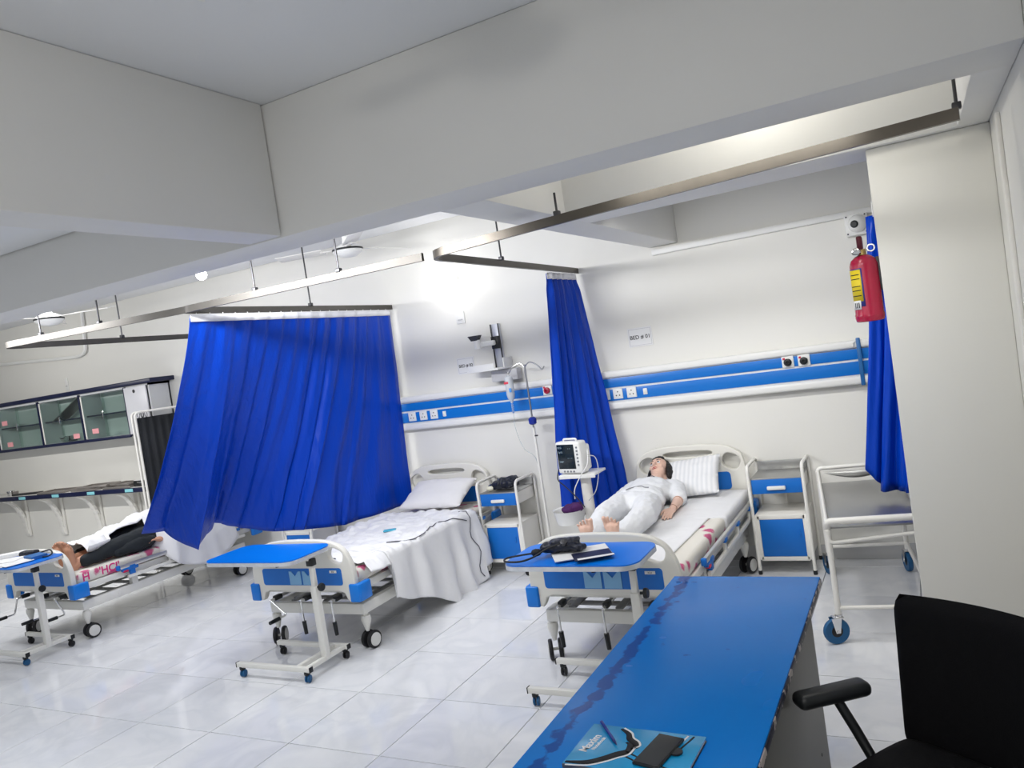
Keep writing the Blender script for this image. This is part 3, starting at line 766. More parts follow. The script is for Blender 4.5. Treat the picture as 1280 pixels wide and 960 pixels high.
# --- manikin on bed three
t = thing('manikin', 'tan manikin in black clothes half covered by a white sheet on the far left bed', 'manikin', (-6.68, 4.80, ZM+.004), 0, 'nursing manikins')
HM = Matrix.Translation((0, .70, .19)) @ Matrix.Rotation(R(20), 4, 'X'); sk, ex = head_parts(HM, skin2_m)
b = MB(); sk(b)
b.limb([(0, .585, .15), (0, .53, .13)], [.054, .06])
b.ell((0, .36, .11), (.16, .19, .10)); b.ell((0, .16, .10), (.14, .16, .09)); b.ell((0, .0, .10), (.155, .12, .09)); b.limb([(-.15, .47, .105), (.15, .47, .105)], [.055, .055])
for s in (-1, 1):
    b.limb([(s*.09, -.03, .095), (s*.12, -.39, .10), (s*.07, -.73, .06)], [.082, .058, .038])
    foot(b, (s*.065, -.735, .05), (.02*s, -.16, .98), (1, 0, 0), .24, 1.25, inner=-s)
b.limb([(.17, .46, .10), (.27, .22, .05), (.27, .18, .05), (.225, .0, .05)], [.05, .042, .038, .028]); hand(b, (.225, .0, .055), (-.05, -1, .25), (-1, 0, .1), (0, .2, 1), 1.15, .35)
b.limb([(-.19, .46, .10), (-.25, .28, .06), (-.25, .22, .06), (-.25, .04, .06)], [.05, .042, .038, .028]); hand(b, (-.25, .03, .06), (.05, -1, -.1), (1, 0, .1), (0, 0, 1), 1, .2)
me = remesh(b, .0065, 3, 'body'); meshpart('body', me, skin2_m, t); ex(t)
b = MB(); b.ell((0, .37, .108), (.18, .19, .11)); b.ell((0, .15, .10), (.165, .19, .10))
for s in (-1, 1): b.limb([(s*.16, .47, .105), (s*.24, .33, .07)], [.066, .06])
me = remesh(b, .011, 3, 'shirt'); meshpart('shirt', me, black_cloth, t)
b = MB(); b.ell((0, .05, .10), (.18, .12, .10)); b.ell((0, -.04, .10), (.19, .13, .10))
for s in (-1, 1): b.limb([(s*.10, -.04, .10), (s*.14, -.20, .105), (s*.13, -.40, .10), (s*.105, -.68, .058)], [.10, .095, .074, .054])
me = remesh(b, .010, 3, 'trousers'); ruffle(me, .006, 12); meshpart('trousers', me, black_cloth, t)
b = MB(); b.limb([(.17, -.42, .055), (.19, -.22, .075), (.205, -.10, .07)], [.045, .075, .05]); me = remesh(b, .009, 3, 'trouser_fold'); ruffle(me, .006, 14); meshpart('trouser_fold', me, black_cloth, t)
# sheet over bed three
def h3(x, y):
    dx = x+6.70; bx = math.exp(-(dx/.35)**4)
    up_ = .185 if y < 4.45 else (.225 if y < 4.75 else .275)
    if 4.40 < y < 4.50: up_ = .185+.4*(y-4.40)
    if 4.72 < y < 4.80: up_ = .225+.62*(y-4.72)
    return ZM+.012+bx*up_
def f3(u, v):
    y = 4.13+v*1.40; L = -7.33
    kk = min(1, max(0, (y-4.78)/.10)); kf = min(1, max(0, (4.42-y)/.07))
    xr = -6.68+.02*math.sin(y*20); xr = xr+(-6.42-xr)*max(kk, .55*kf)
    d = .26*kk*(.75+.35*math.sin((y-4.9)*6)); lp = .08; W = xr-L; s = u*(lp+W+d)
    if s < lp: return (L-.006, y, ZM-.08+s)
    s -= lp
    if s < W:
        x = L+s; z = h3(x, y)+2.4*fold(x, y)
        e = max(0, (s-(W-.10))/.10)
        if kf > .3: z -= .10*e*e
        return (x, y, z)
    s -= W; k = s/max(.01, d); zt = h3(xr, y)
    return (xr+.05*min(1, k*2)+.03*k+.03*nz(y*9, s*3, 2)*k+.02, y+.08*k*math.sin(y*5), zt-(zt-ZM+d)*k)
cloth('bed_sheet', f3, 70, 90, linen, 'white sheet thrown over the dark-clothed manikin on the far left bed', 'sheet', (-6.86, 5.0, ZM), group=None)

# ------------------------------------------------------------------ overbed tables
def overbed_table(cx, cy, ztop, toff, label, TL=.80):
    t = thing('overbed_table', label, 'overbed table', (cx, cy, 0), 0, 'blue topped overbed tables')
    b = MB(); b.prism(rrect(TL, .42, .09, 7, toff, 0), (0, 0, ztop-.006), (1, 0, 0), (0, 1, 0), .006); top = b.build('tabletop', blue_table, t)
    b = MB(); b.prism(rrect(TL+.006, .426, .092, 7, toff, 0), (0, 0, ztop-.030), (1, 0, 0), (0, 1, 0), .0235); b.build('edge_band', edge_m, top)
    MB().box((.12, 0, ztop-.042), (.34, .05, .022), .004).build('support_bar', cream_metal, top)
    MB().cyl((.13, -.14, ztop-.055), (.13, -.14, ztop-.03), .012, n=10).build('stop_knob', black_pl, top)
    b = MB(); b.box((.285, 0, .32), (.05, .045, .48), .008); p = b.build('post', cream_metal, t)
    MB().box((.285, 0, .62), (.034, .030, .22), .005).build('inner_post', cream_metal, p)
    MB().box((.285, 0, ztop-.065), (.05, .048, .048), .006).build('post_collar', black_pl, p)
    MB().lathe([(.008, 0), (.008, .02), (.026, .022), (.028, .032), (.024, .042)], (.31, 0, .555), 14, (1, 0, 0)).build('adjusting_knob', black_pl, p)
    b = MB()
    for s in (-1, 1): b.box((0, s*.185, .085), (.64, .032, .032), .004)
    for x in (.20, .285): b.box((x, 0, .085), (.03, .35, .03), .004)
    f = b.build('base_frame', cream_metal, t)
    for s in (-1, 1):
        for x in (-.322, .322): MB().box((x, s*.185, .085), (.006, .034, .034), .002).build('end_cap', black_pl, f)
    for x in (-.285, .285):
        for y in (-.185, .185):
            b = MB().box((x, y, .062), (.03, .035, .03), .008); b.cyl((x, y, .05), (x, y, .072), .012, n=8); c_ = b.build('caster', black_pl, t)
            for s in (-1, 1):
                MB().lathe([(.018, -.007), (.024, -.005), (.025, 0), (.024, .005), (.018, .007)], (x+s*.011, y+.004, .025), 16, (1, .25, 0)).build('wheel', blue_rub if y < 0 else black_rub, c_)
    return t
T1 = (-1.715, 3.72); T2 = (-3.913, 3.745); T3 = (-6.735, 3.62)
overbed_table(*T1, .765, .005, 'blue overbed table across the manikin bed nearest the blue desk, holding a pressure cuff', .75)
overbed_table(*T2, .785, -.09, 'empty blue overbed table at the foot of the bed below sign BED 02')
overbed_table(*T3, .78, .0, 'overbed table covered with papers at the foot of the far left bed')
# things on table one
def cuff(name, loc, s, label, rz=0, group=None):
    t = thing(name, label, 'pressure cuff', loc, rz, group)
    b = MB(); b.box((0, 0, .035), (.20, .10, .05), .024, seg=3); b.box((.02, .015, .062), (.17, .085, .03), .014, rot=.2, seg=3); b.box((.10, -.02, .03), (.06, .09, .03), .013, rot=-.5, seg=3)
    b.ell((-.09, .0, .035), (.04, .05, .032)); me = remesh(b, .006, 2, 'folded_cuff'); ruffle(me, .006, 25); meshpart('folded_cuff', me, navy_nylon, t)
    b = MB(); b.tube(smooth([(.0, -.03, .06), (-.08, -.06, .04), (-.15, -.10, .012), (-.21, -.15, .008), (-.30, -.13, .008), (-.31, -.06, .008), (-.22, -.03, .012), (-.14, -.03, .02), (-.07, 0, .03)], 6), .0055, 8); b.build('rubber_tube', black_rub, t)
    MB().lathe([(.004, -.03), (.018, -.02), (.022, 0), (.018, .02), (.006, .032)], (-.14, -.045, .024), 14, (1, .4, 0)).build('squeeze_bulb', black_rub, t)
    MB().lathe([(.020, 0), (.020, .012), (.016, .014)], (.03, -.055, .07), 16, (0, -.7, 1)).build('gauge', dark_metal, t)
    t.scale = (s, s, s); return t
cuff('pressure_cuff', (-1.80, 3.70, .776), .95, 'navy blood pressure cuff with coiled black tube on the blue overbed table', .2)
def sheetbox(name, c, d, rz, m, label, cat, group=None, tilt=0):
    o = MB().box((0, 0, d[2]/2), d, min(.0015, d[2]*.3), seg=1).build(name, m); o.location = c; o.rotation_euler = (tilt, 0, rz); return tag(o, label, cat, group)
sheetbox('booklet', (-1.69, 3.69, .7755), (.30, .20, .006), .55, paper_m, 'open white booklet lying under the pressure cuff on the blue table', 'booklet')
bk = sheetbox('brochure', (-1.60, 3.63, .783), (.20, .14, .004), .55, navy, 'navy and white brochure beside the pressure cuff', 'brochure')
MB().box((.01, -.055, .0045), (.19, .03, .0012)).build('white_edge', paper_m, bk)
# things on table three
for k, (x, y, rz, w_, h_) in enumerate(((-6.72, 3.52, .1, .30, .21), (-6.62, 3.56, -.2, .30, .21), (-6.80, 3.58, .5, .28, .2))):
    sheetbox('paper_sheet', (x, y, .7815+k*.005), (w_, h_, .0045), rz, paper_m, ('printed white paper sheet at the front of the far left overbed table', 'white paper sheet overlapping near the right of the far left overbed table', 'white paper sheet topmost at the left of the far left overbed table')[k], 'paper', 'papers on the far table')
sheetbox('paper_stack', (-6.88, 3.70, .797), (.20, .10, .03), .8, paper_m, 'small stack of white cards on the far left overbed table', 'paper')
sheetbox('blue_folder', (-6.55, 3.70, .7815), (.17, .12, .028), -.2, mat('folder_blue', (.02, .13, .38), .5), 'blue folder behind the papers on the far left overbed table', 'folder')
b = MB().tube(smooth([(-6.64, 3.78, .80), (-6.52, 3.80, .82), (-6.44, 3.77, .80), (-6.42, 3.72, .79), (-6.50, 3.70, .787)], 6), .006, 8)
single('black_tube', b, black_rub, 'short black rubber tube looping beside the blue folder', 'tube', (-6.52, 3.75, .785))
single('black_pouch', MB().box((-6.74, 3.76, .806), (.16, .08, .045), .018, rot=.2, seg=3), navy_nylon, 'black pouch at the back of the far left overbed table', 'pouch', (-6.74, 3.76, .784))

# ------------------------------------------------------------------ bedside lockers
def locker(loc, label, rz=0):
    t = thing('bedside_locker', label, 'bedside locker', loc, rz, 'blue and white bedside lockers'); W, D = .19, .36
    for s in (-1, 1):
        b = MB(); rod(b, [(s*W, 0, .0), (s*W, 0, .80), (s*W, D, .80), (s*W, D, 0)], .0125, .05, 10); f = b.build('side_frame', white_paint, t)
        for y in (0, D): MB().cyl((s*W, y, 0), (s*W, y, .03), .0145, n=10).build('foot_cap', black_pl, f)
    b = MB(); b.box((0, D/2, .70), (.355, D-.02, .012), .003); b.box((0, D-.012, .735), (.355, .008, .08), .002); b.build('top', steel_plate, t)
    d = MB().box((0, D/2, .645), (.35, D-.03, .10), .005).build('drawer_box', white_paint, t)
    dr = MB().box((0, .012, .645), (.35, .012, .105), .004).build('drawer_front', blue_panel, t)
    MB().box((0, -.004, .635), (.13, .022, .028), .008).build('drawer_handle', white_plastic, dr)
    b = MB(); b.box((0, D/2, .43), (.36, D-.02, .014), .003); b.box((0, D/2, .115), (.36, D-.02, .014), .003)
    for s in (-1, 1): b.box((s*.174, D/2, .27), (.012, D-.02, .32), .003)
    b.box((0, D-.015, .27), (.35, .01, .32), .002); b.box((0, D-.015, .515), (.02, .012, .17), .002)
    for s in (-1, 1): b.box((s*.166, .006, .27), (.03, .014, .325), .002)
    b.box((0, .006, .42), (.33, .014, .03), .002); b.box((0, .006, .115), (.33, .014, .03), .002); b.build('cabinet', white_paint, t)
    dr = MB().box((0, .006, .268), (.30, .012, .272), .003).build('door', blue_panel, t)
    MB().box((.12, -.002, .30), (.012, .012, .05), .003).build('door_handle', blue_panel, dr)
    return t
locker((-1.023, 5.73, 0), 'blue and white bedside locker between the manikin bed and steel trolley')
locker((-3.32, 5.72, 0), 'blue and white bedside locker with a black bag on top, right of the rumpled bed')
locker((-5.60, 5.66, 0), 'bedside locker mostly hidden below the hem of the wide blue curtain')
t = thing('black_bag', 'folded black bag with blue hose on the locker beside the rumpled bed', 'bag', (-3.31, 5.87, .707))
b = MB(); b.box((0, 0, .045), (.22, .14, .07), .03, seg=3); b.box((.03, .02, .08), (.16, .10, .05), .02, rot=.3, seg=3); b.box((-.05, -.03, .06), (.10, .08, .05), .02, rot=-.5, seg=3)
me = remesh(b, .008, 2, 'folded_body'); ruffle(me, .012, 16); meshpart('folded_body', me, navy_nylon, t)
b = MB().tube(smooth([(-.12, -.05, .035), (-.15, -.02, .04), (-.12, .03, .05), (-.04, .0, .09), (.02, -.05, .07)], 6), .008, 8); b.build('hose', mat('hose_navy', (.02, .05, .15), .4), t)
MB().lathe([(.004, -.035), (.02, -.02), (.024, .005), (.016, .03)], (-.115, -.07, .024), 14, (1, .2, 0)).build('squeeze_bulb', mat('bulb_cream', (.7, .68, .55), .5), t)

# ------------------------------------------------------------------ wall panel
t = thing('bed_head_panel', 'long white and blue medical service panel mounted along the back wall', 'wall panel', (-2.6, 6.1, 1.28))
x0, x1 = -5.0, -.12; xc, L = (x0+x1)/2, x1-x0
MB().box((xc, 6.075, 1.445), (L, .05, .30), .004).build('back_box', white_plastic, t, w=True)
MB().box((xc, 6.055, 1.578), (L, .07, .058), .018, seg=3).build('top_rail', white_plastic, t, w=True)
MB().box((xc, 6.055, 1.318), (L, .07, .062), .018, seg=3).build('bottom_rail', white_plastic, t, w=True)
MB().box((xc, 6.047, 1.505), (L-.02, .01, .074), .002).build('blue_strip', strip_blue, t, w=True)
MB().box((xc, 6.047, 1.405), (L-.02, .01, .094), .002).build('blue_strip', strip_blue, t, w=True)
for x in (-2.338, -2.226, -2.108, -4.294, -4.166, -4.047):
    o = MB().box((x, 6.040, 1.412), (.082, .012, .082), .004).build('socket', white_plastic, t, w=True)
    b = MB()
    for dx, dz in ((0, .018), (-.014, -.012), (.014, -.012)): b.cyl((x+dx, 6.033, 1.412+dz), (x+dx, 6.0335, 1.412+dz), .0055, n=8)
    b.build('socket_holes', ink, o, w=True)
for x in (-1.993, -3.932):
    o = MB().box((x, 6.04, 1.408), (.034, .012, .05), .003).build('switch', white_plastic, t, w=True)
    MB().box((x, 6.032, 1.408), (.016, .008, .026), .002).build('rocker', white_paint, o, w=True)
for x, z, c_ in ((-.875, 1.508, black_pl), (-.762, 1.506, black_pl), (-2.855, 1.513, red_m)):
    o = MB().box((x, 6.040, z), (.085, .014, .085), .004).build('gas_outlet', white_plastic, t, w=True)
    MB().lathe([(.028, 0), (.028, .016), (.02, .022), (.012, .022), (.010, .008)], (x, 6.033, z-.004), 18, (0, -1, 0)).build('outlet_ring', c_, o, w=True)
    MB().box((x-.026, 6.031, z+.024), (.016, .006, .016), .001).build('outlet_tag', mat('tag_red', (.55, .02, .06), .5), o, w=True)
o = MB().box((-.385, 6.018, 1.45), (.028, .016, .34), .005).build('hanging_clip', mat('clip_blue', (.02, .13, .36), .4), t, w=True)
MB().tube([(-.40, 6.02, 1.60), (-.42, 6.01, 1.585), (-.42, 6.01, 1.565)], .006, 6).build('clip_hook', white_plastic, o, w=True)

# signs, plates
def sign(x, z, w_, h_, s, size, label):
    t = thing('bed_sign', label, 'sign', (x, 6.1, z), 0, 'bed number signs')
    MB().box((0, -.003, 0), (w_, .006, h_), .001, seg=1).build('card', paper_m, t)
    for (cx, cz, a, b_) in ((0, h_/2-.012, w_-.02, .002), (0, -h_/2+.012, w_-.02, .002), (w_/2-.011, 0, .002, h_-.022), (-w_/2+.011, 0, .002, h_-.022)): pass
    b = MB()
    for (cx, cz, a, c_) in ((0, h_/2-.012, w_-.02, .002), (0, -h_/2+.012, w_-.02, .002), (w_/2-.011, 0, .002, h_-.022), (-w_/2+.011, 0, .002, h_-.022)): b.box((cx, -.0065, cz), (a, .0008, c_))
    b.build('border', mat('border_grey', (.45, .45, .48), .7), t)
    text('lettering', s, size, ink, t, face_front(0, -.0068, -.002), bold=.0005)
sign(-1.99, 1.849, .205, .155, 'BED # 01', .044, 'white paper sign reading BED # 01 on the back wall')
sign(-3.66, 1.82, .185, .15, 'BED # 02', .038, 'white paper sign reading BED # 02 beside the curtain')
def plate_thing(x, z, w_, h_, label):
    t = thing('switch_plate', label, 'switch plate', (x, 6.1, z)); MB().box((0, -.006, 0), (w_, .012, h_), .003).build('plate', white_plastic, t); MB().box((0, -.014, -.02), (w_*.55, .008, .012), .002).build('rocker', mat('grey_pl', (.5, .5, .5), .5), t)
plate_thing(-3.643, 2.259, .09, .11, 'small white wall plate above sign BED 02')
plate_thing(-9.49, 2.30, .06, .16, 'small white wall plate above the glass cabinet')
def lamp(x, y, z, label, wall=True):
    t = thing('bulb_lamp', label, 'lamp', (x, y, z), 0, 'lit white bulbs')
    ax = (0, -1, 0) if wall else (0, 0, -1); A = V(ax)
    MB().lathe([(.055, 0), (.055, .012), (.035, .03), (.022, .05)], (0, 0, 0), 18, ax).build('holder', white_plastic, t)
    MB().lathe([(.018, .04), (.024, .06), (.045, .09), (.05, .115), (.04, .14), (.018, .158)], (0, 0, 0), 18, ax).build('bulb', bulb_m, t)
    point('bulb_light', V((x, y, z))+A*.24, 1.8, .05, (1, .98, .96))
lamp(-3.66, 6.1, 2.605, 'lit white bulb on the back wall above sign BED 02')
lamp(-5.88, 5.25, ZC, 'lit white ceiling bulb glimpsed under the edge of the near beam', False)

# wall mount bracket with tray
t = thing('wall_mount', 'white and grey wall rail with swing arm and tray beside sign BED 02', 'wall bracket', (-3.29, 6.1, 1.75))
o = MB().box((-3.295, 6.085, 1.95), (.085, .03, .40), .004).build('rail', mat('alu_rail', (.62, .64, .70), .35, .5), t, w=True)
for s in (-1, 1): MB().box((-3.295+s*.038, 6.066, 1.95), (.010, .012, .40), .002).build('rail_lip', dark_metal, o, w=True)
MB().box((-3.29, 6.05, 1.985), (.075, .05, .11), .006).build('slider', black_pl, t, w=True)
b = MB(); b.box((-3.36, 6.0, 1.985), (.17, .045, .045), .012); b.cyl((-3.44, 5.98, 1.95), (-3.44, 5.98, 2.03), .03, n=14); b.build('swing_arm', white_plastic, t, w=True)
b = MB(); b.prism([(-.03, 0), (.03, 0), (.06, .045), (-.06, .045)], (-3.455, 6.0, 2.025), (1, 0, 0), (0, 0, 1), .05); b.build('head_clamp', dark_metal, t, w=True)
b = MB(); b.box((-3.35, 5.98, 1.755), (.36, .22, .018), .004, rot=Matrix.Rotation(R(-12), 3, 'Z')); b.box((-3.38, 5.88, 1.78), (.30, .012, .055), .003, rot=Matrix.Rotation(R(-12), 3, 'Z')); b.box((-3.18, 6.0, 1.80), (.012, .16, .09), .003); b.build('tray', white_plastic, t, w=True)
b = MB(); b.box((-3.23, 6.04, 1.69), (.26, .09, .10), .008); b.build('tray_bracket', mat('bracket_grey', (.55, .55, .56), .5), t, w=True)

# IV stand and drip
t = thing('drip_stand', 'tall steel drip stand standing behind the locker, blue clamp at mid height', 'drip stand', (-2.96, 5.88, 0))
MB().cyl((-2.96, 5.88, .10), (-2.96, 5.88, 1.22), .0125, n=12).build('lower_pole', white_paint, t, w=True)
MB().cyl((-2.96, 5.88, 1.2), (-2.96, 5.88, 1.76), .008, n=10).build('upper_pole', steel, t, w=True)
MB().lathe([(.02, -.03), (.034, -.02), (.036, .02), (.02, .035)], (-2.96, 5.88, 1.275), 8).build('height_clamp', mat('clamp_blue', (.01, .03, .30), .4), t, w=True)
MB().box((-2.94, 5.87, 1.15), (.03, .012, .012), .003).build('cord_hook', dark_metal, t, w=True)
b = MB()
for s in (-1, 1): b.tube(smooth([(-2.96, 5.88, 1.74), (-2.96+s*.05, 5.88, 1.775), (-2.96+s*.12, 5.87, 1.745), (-2.96+s*.16, 5.87, 1.70), (-2.96+s*.185, 5.87, 1.725)], 5), .0055, 7)
b.build('bag_hooks', steel, t, w=True)
for k in range(5):
    a = 2*PI*k/5+.3; e = V((-2.96+.24*math.cos(a), 5.84+.2*math.sin(a), .075))
    lg = MB().tube([(-2.96, 5.88, .13), V((-2.96, 5.88, .10)).lerp(e, .5)+V((0, 0, .02)), e], .011, 8).build('foot_leg', white_paint, t, w=True)
    MB().lathe([(.018, -.012), (.026, -.008), (.028, 0), (.026, .008), (.018, .012)], (e.x, e.y, .028), 14, (math.sin(a), -math.cos(a), 0)).build('wheel', black_rub, lg, w=True)
    MB().cyl((e.x, e.y, .03), (e.x, e.y, .08), .008, n=8).build('wheel_fork', chrome, lg, w=True)
t = thing('drip_bottle', 'clear drip bottle with red and blue print hanging from the drip stand', 'drip bottle', (-3.125, 5.87, 1.40))
MB().lathe([(.01, .145), (.030, .135), (.036, .12), (.036, -.02), (.03, -.05), (.014, -.07), (.012, -.09)], (-3.125, 5.87, 1.54), 18).build('bottle', mat('milky_plastic', (.80, .84, .88), .25, trans=.35, ior=1.2), t, w=True)
MB().box((-3.135, 5.834, 1.625), (.04, .003, .02), .001).build('red_print', mat('print_red', (.70, .06, .10), .6), t, w=True)
MB().box((-3.105, 5.834, 1.56), (.022, .003, .035), .001).build('blue_print', mat('print_blue', (.08, .30, .70), .6), t, w=True)
MB().lathe([(.008, 0), (.011, .01), (.011, .07), (.006, .085)], (-3.125, 5.87, 1.36), 12).build('drip_chamber', clear_m, t, w=True)
MB().tube([(-3.125, 5.87, 1.685), (-3.125, 5.87, 1.70), (-3.12, 5.87, 1.715)], .004, 6).build('hanger_loop', white_plastic, t, w=True)
MB().tube(smooth([(-3.125, 5.87, 1.36), (-3.12, 5.86, 1.22), (-3.08, 5.88, 1.05), (-2.99, 5.90, .95), (-2.98, 5.90, .72)], 6), .003, 6).build('drip_line', clear_m, t, w=True)

# patient monitor and its stand
t = thing('monitor_stand', 'white pedestal stand with a small shelf carrying the patient monitor', 'stand', (-2.405, 5.54, 0))
MB().cyl((-2.405, 5.54, .05), (-2.405, 5.54, .86), .042, n=20).build('column', white_paint, t, w=True)
b = MB(); b.box((-2.425, 5.55, .868), (.30, .22, .018), .004); b.box((-2.425, 5.43, .86), (.30, .012, .03), .003); b.build('shelf', white_plastic, t, w=True)
b = MB()
b.box((-2.405, 5.52, .045), (.32, .05, .03), .008); b.box((-2.405, 5.54, .045), (.05, .32, .03), .008); b.build('base', white_paint, t, w=True)
for dx, dy in ((-.15, 0), (.15, 0), (0, .15), (0, -.15)): MB().lathe([(.02, -.01), (.027, 0), (.02, .01)], (-2.405+dx, 5.53+dy, .027), 14, (1, 0, 0)).build('caster', black_rub, t, w=True)
b = MB(); b.lathe([(.10, 0), (.125, .10), (.13, .105), (.12, .10), (.098, .008)], (-2.50, 5.36, .52), 20); b.build('basket', white_plastic, t, w=True)
MB().box((-2.47, 5.54, .55), (.05, .12, .03), .004).build('basket_arm', white_paint, t, w=True)
b = MB(); b.box((-2.47, 5.36, .625), (.16, .12, .06), .028, seg=3); b.box((-2.425, 5.34, .645), (.09, .09, .05), .02, rot=.5, seg=3); me = remesh(b, .008, 2, 'purple_cloth'); ruffle(me, .014, 14)
o = bpy.data.objects.new('purple_cloth', me); me.materials.append(purple); link(o); tag(o, 'crumpled purple cloth in the basket below the patient monitor', 'cloth')
me.transform(Matrix.Translation((2.47, -5.36, -.60))); o.location = (-2.47, 5.36, .60)
t = thing('patient_monitor', 'small white patient monitor with dark screen on the pedestal shelf', 'monitor', (-2.465, 5.48, .878), R(-14))
b = MB(); b.box((0, 0, .13), (.235, .10, .25), .02, seg=3); b.box((.01, .05, .12), (.20, .10, .20), .02, seg=3); b.build('casing', white_plastic, t)
s_ = MB().box((-.018, -.051, .14), (.165, .006, .19), .004).build('screen', mat('monitor_screen', (.006, .014, .022), .12, spec=.6), t)
text('readout', 'ECG', .02, mat('readout_grey', (.35, .45, .5), .6), s_, face_front(-.07, -.0545, .21)); text('readout', 'SpO2', .018, MATS['readout_grey'], s_, face_front(-.065, -.0545, .175)); text('readout', '- - -', .03, MATS['readout_grey'], s_, face_front(.02, -.0545, .13))
text('readout', 'NIBP', .018, MATS['readout_grey'], s_, face_front(-.065, -.0545, .10)); text('readout', '- -', .03, MATS['readout_grey'], s_, face_front(.02, -.0545, .205))
for k in range(6): MB().cyl((.092, -.05, .075+.027*k), (.092, -.056, .075+.027*k), .0075, n=10).build('button', mat('btn_grey', (.2, .21, .23), .4), t)
for k in range(4): MB().cyl((-.05+.03*k, -.05, .025), (-.05+.03*k, -.056, .025), .007, n=10).build('button', MATS['btn_grey'], t)
b = MB(); rod(b, [(-.06, 0, .25), (-.06, 0, .27), (.06, 0, .27), (.06, 0, .25)], .008, .02); b.build('carry_handle', white_plastic, t)
b = MB(); b.tube(smooth([(.13, .03, .17), (.17, -.02, .18), (.18, -.06, .08), (.12, -.08, .0), (.06, -.1, -.10), (.04, -.09, -.18)], 6), .004, 7); b.build('sensor_cable', white_plastic, t)
b = MB(); b.tube(smooth([(.12, .05, .13), (.22, .0, .12), (.26, -.04, .02), (.22, -.05, -.12), (.14, -.05, -.20)], 6), .0035, 7); b.build('sensor_cable', mat('cable_grey', (.45, .47, .5), .5), t)
b = MB(); b.tube(smooth([(-.11, -.05, .04), (-.10, -.09, -.03), (-.02, -.11, -.08), (.06, -.10, -.16), (.13, -.10, -.24)], 6), .0045, 7); b.build('sensor_cable', black_rub, t)

# ------------------------------------------------------------------ fire extinguisher and camera
t = thing('fire_extinguisher', 'red fire extinguisher with yellow label hung on the left of the pillar', 'fire extinguisher', (-.195, 4.10, 1.77))
MB().lathe([(.055, 0), (.062, .004), (.066, .02), (.066, .035), (.0635, .04), (.0635, .27), (.055, .295), (.035, .312), (.022, .318)], (0, 0, 0), 28).build('cylinder', red_m, t)
b = MB().cyl((0, 0, .315), (0, 0, .345), .018, n=14); b.box((-.02, -.02, .335), (.035, .03, .02), .004); b.build('valve', mat('brass', (.55, .40, .15), .3, 1), t)
MB().box((-.005, -.008, .375), (.026, .05, .065), .008).build('squeeze_handle', mat('dark_red', (.10, .008, .02), .4), t)
MB().tube([V((.04+.016*math.cos(a), -.01, .345+.016*math.sin(a))) for a in [2*PI*k/14 for k in range(14)]], .004, 6, closed=True).build('safety_ring', chrome, t)
MB().lathe([(.020, 0), (.020, .014), (.014, .016)], (-.02, -.025, .335), 14, (-.4, -1, 0)).build('pressure_gauge', chrome, t)
def arc_patch(r, a0, a1, z0, z1, n=10):
    return MB().grid(lambda u, v: (r*math.cos(a0+(a1-a0)*u), r*math.sin(a0+(a1-a0)*u), z0+(z1-z0)*v), n, 1)
o = arc_patch(.0642, R(196), R(262), .075, .255).build('label_border', mat('label_blue', (.05, .05, .30), .5), t); solid(o, .0008)
o = arc_patch(.0650, R(196), R(256), .10, .25).build('label', yellow_m, t); solid(o, .0008)
o2 = arc_patch(.0652, R(198), R(244), .062, .105).build('white_sticker', paper_m, t); solid(o2, .0008)
for z in (.225, .205, .17, .15, .125): o3 = arc_patch(.0660, R(204), R(250), z, z+.004).build('label_text', ink, o); solid(o3, .0005)
for k in range(3): o3 = arc_patch(.0662, R(212+10*k), R(217+10*k), .07, .095, 2).build('label_text', ink, o2); solid(o3, .0005)
MB().box((.068, .0, .22), (.03, .03, .16), .004).build('wall_hook', dark_metal, t)
t = thing('dome_camera', 'white dome security camera on a square box beneath the trunking', 'camera', (-.30, 6.1, 2.41))
MB().box((0, -.035, 0), (.15, .07, .15), .01).build('mounting_box', white_plastic, t)
MB().lathe([(.062, 0), (.062, .02), (.055, .035), (.042, .06), (.02, .072)], (.01, -.07, .005), 22, (-.25, -1, -.1)).build('dome', white_plastic, t)
MB().lathe([(.026, 0), (.026, .006), (.018, .014)], (-.008, -.137, -.002), 18, (-.25, -1, -.1)).build('lens', black_pl, t)
for dx, dz in ((-.06, .06), (.06, .06), (-.06, -.06), (.06, -.06)): MB().cyl((dx, -.07, dz), (dx, -.073, dz), .006, n=8).build('screw', dark_metal, t)

# ------------------------------------------------------------------ steel trolley
t = thing('steel_trolley', 'white tube framed trolley with dull steel top and blue wheels by the pillar', 'trolley', (-.40, 5.16, 0), R(7.7))
hx, hy, zt = .25, .60, .66
MB().box((0, 0, zt-.01), (2*hx-.03, 2*hy-.02, .012), .003).build('top_tray', steel_plate, t)
b = MB()
for s in (-1, 1):
    rod(b, [(s*hx, -hy, .155), (s*hx, -hy, zt-.02)], .016, .02, 10); rod(b, [(s*hx, hy, .155), (s*hx, hy, .74)], .016, .02, 10)
    b.cyl((s*hx, -hy, zt-.01), (s*hx, hy, zt-.01), .013, n=10); b.cyl((s*hx, -hy, .2), (s*hx, hy, .2), .012, n=10)
    b.cyl((s*hx, -hy, zt-.02), (s*hx, hy, .735), .009, n=8)
for y in (-hy, hy): b.cyl((-hx, y, .2), (hx, y, .2), .012, n=10)
b.build('frame', white_paint, t)
b = MB(); rod(b, [(-hx, -hy+.02, zt-.02), (-hx, -hy-.02, zt+.035), (hx, -hy-.02, zt+.035), (hx, -hy+.02, zt-.02)], .019, .03, 10); b.build('front_handle', white_paint, t)
b = MB(); rod(b, [(-hx, -hy, zt-.01), (-hx, -hy-.01, zt-.09), (hx, -hy-.01, zt-.05), (hx, -hy, zt)], .010, .05, 8); b.build('drop_rail', white_paint, t)
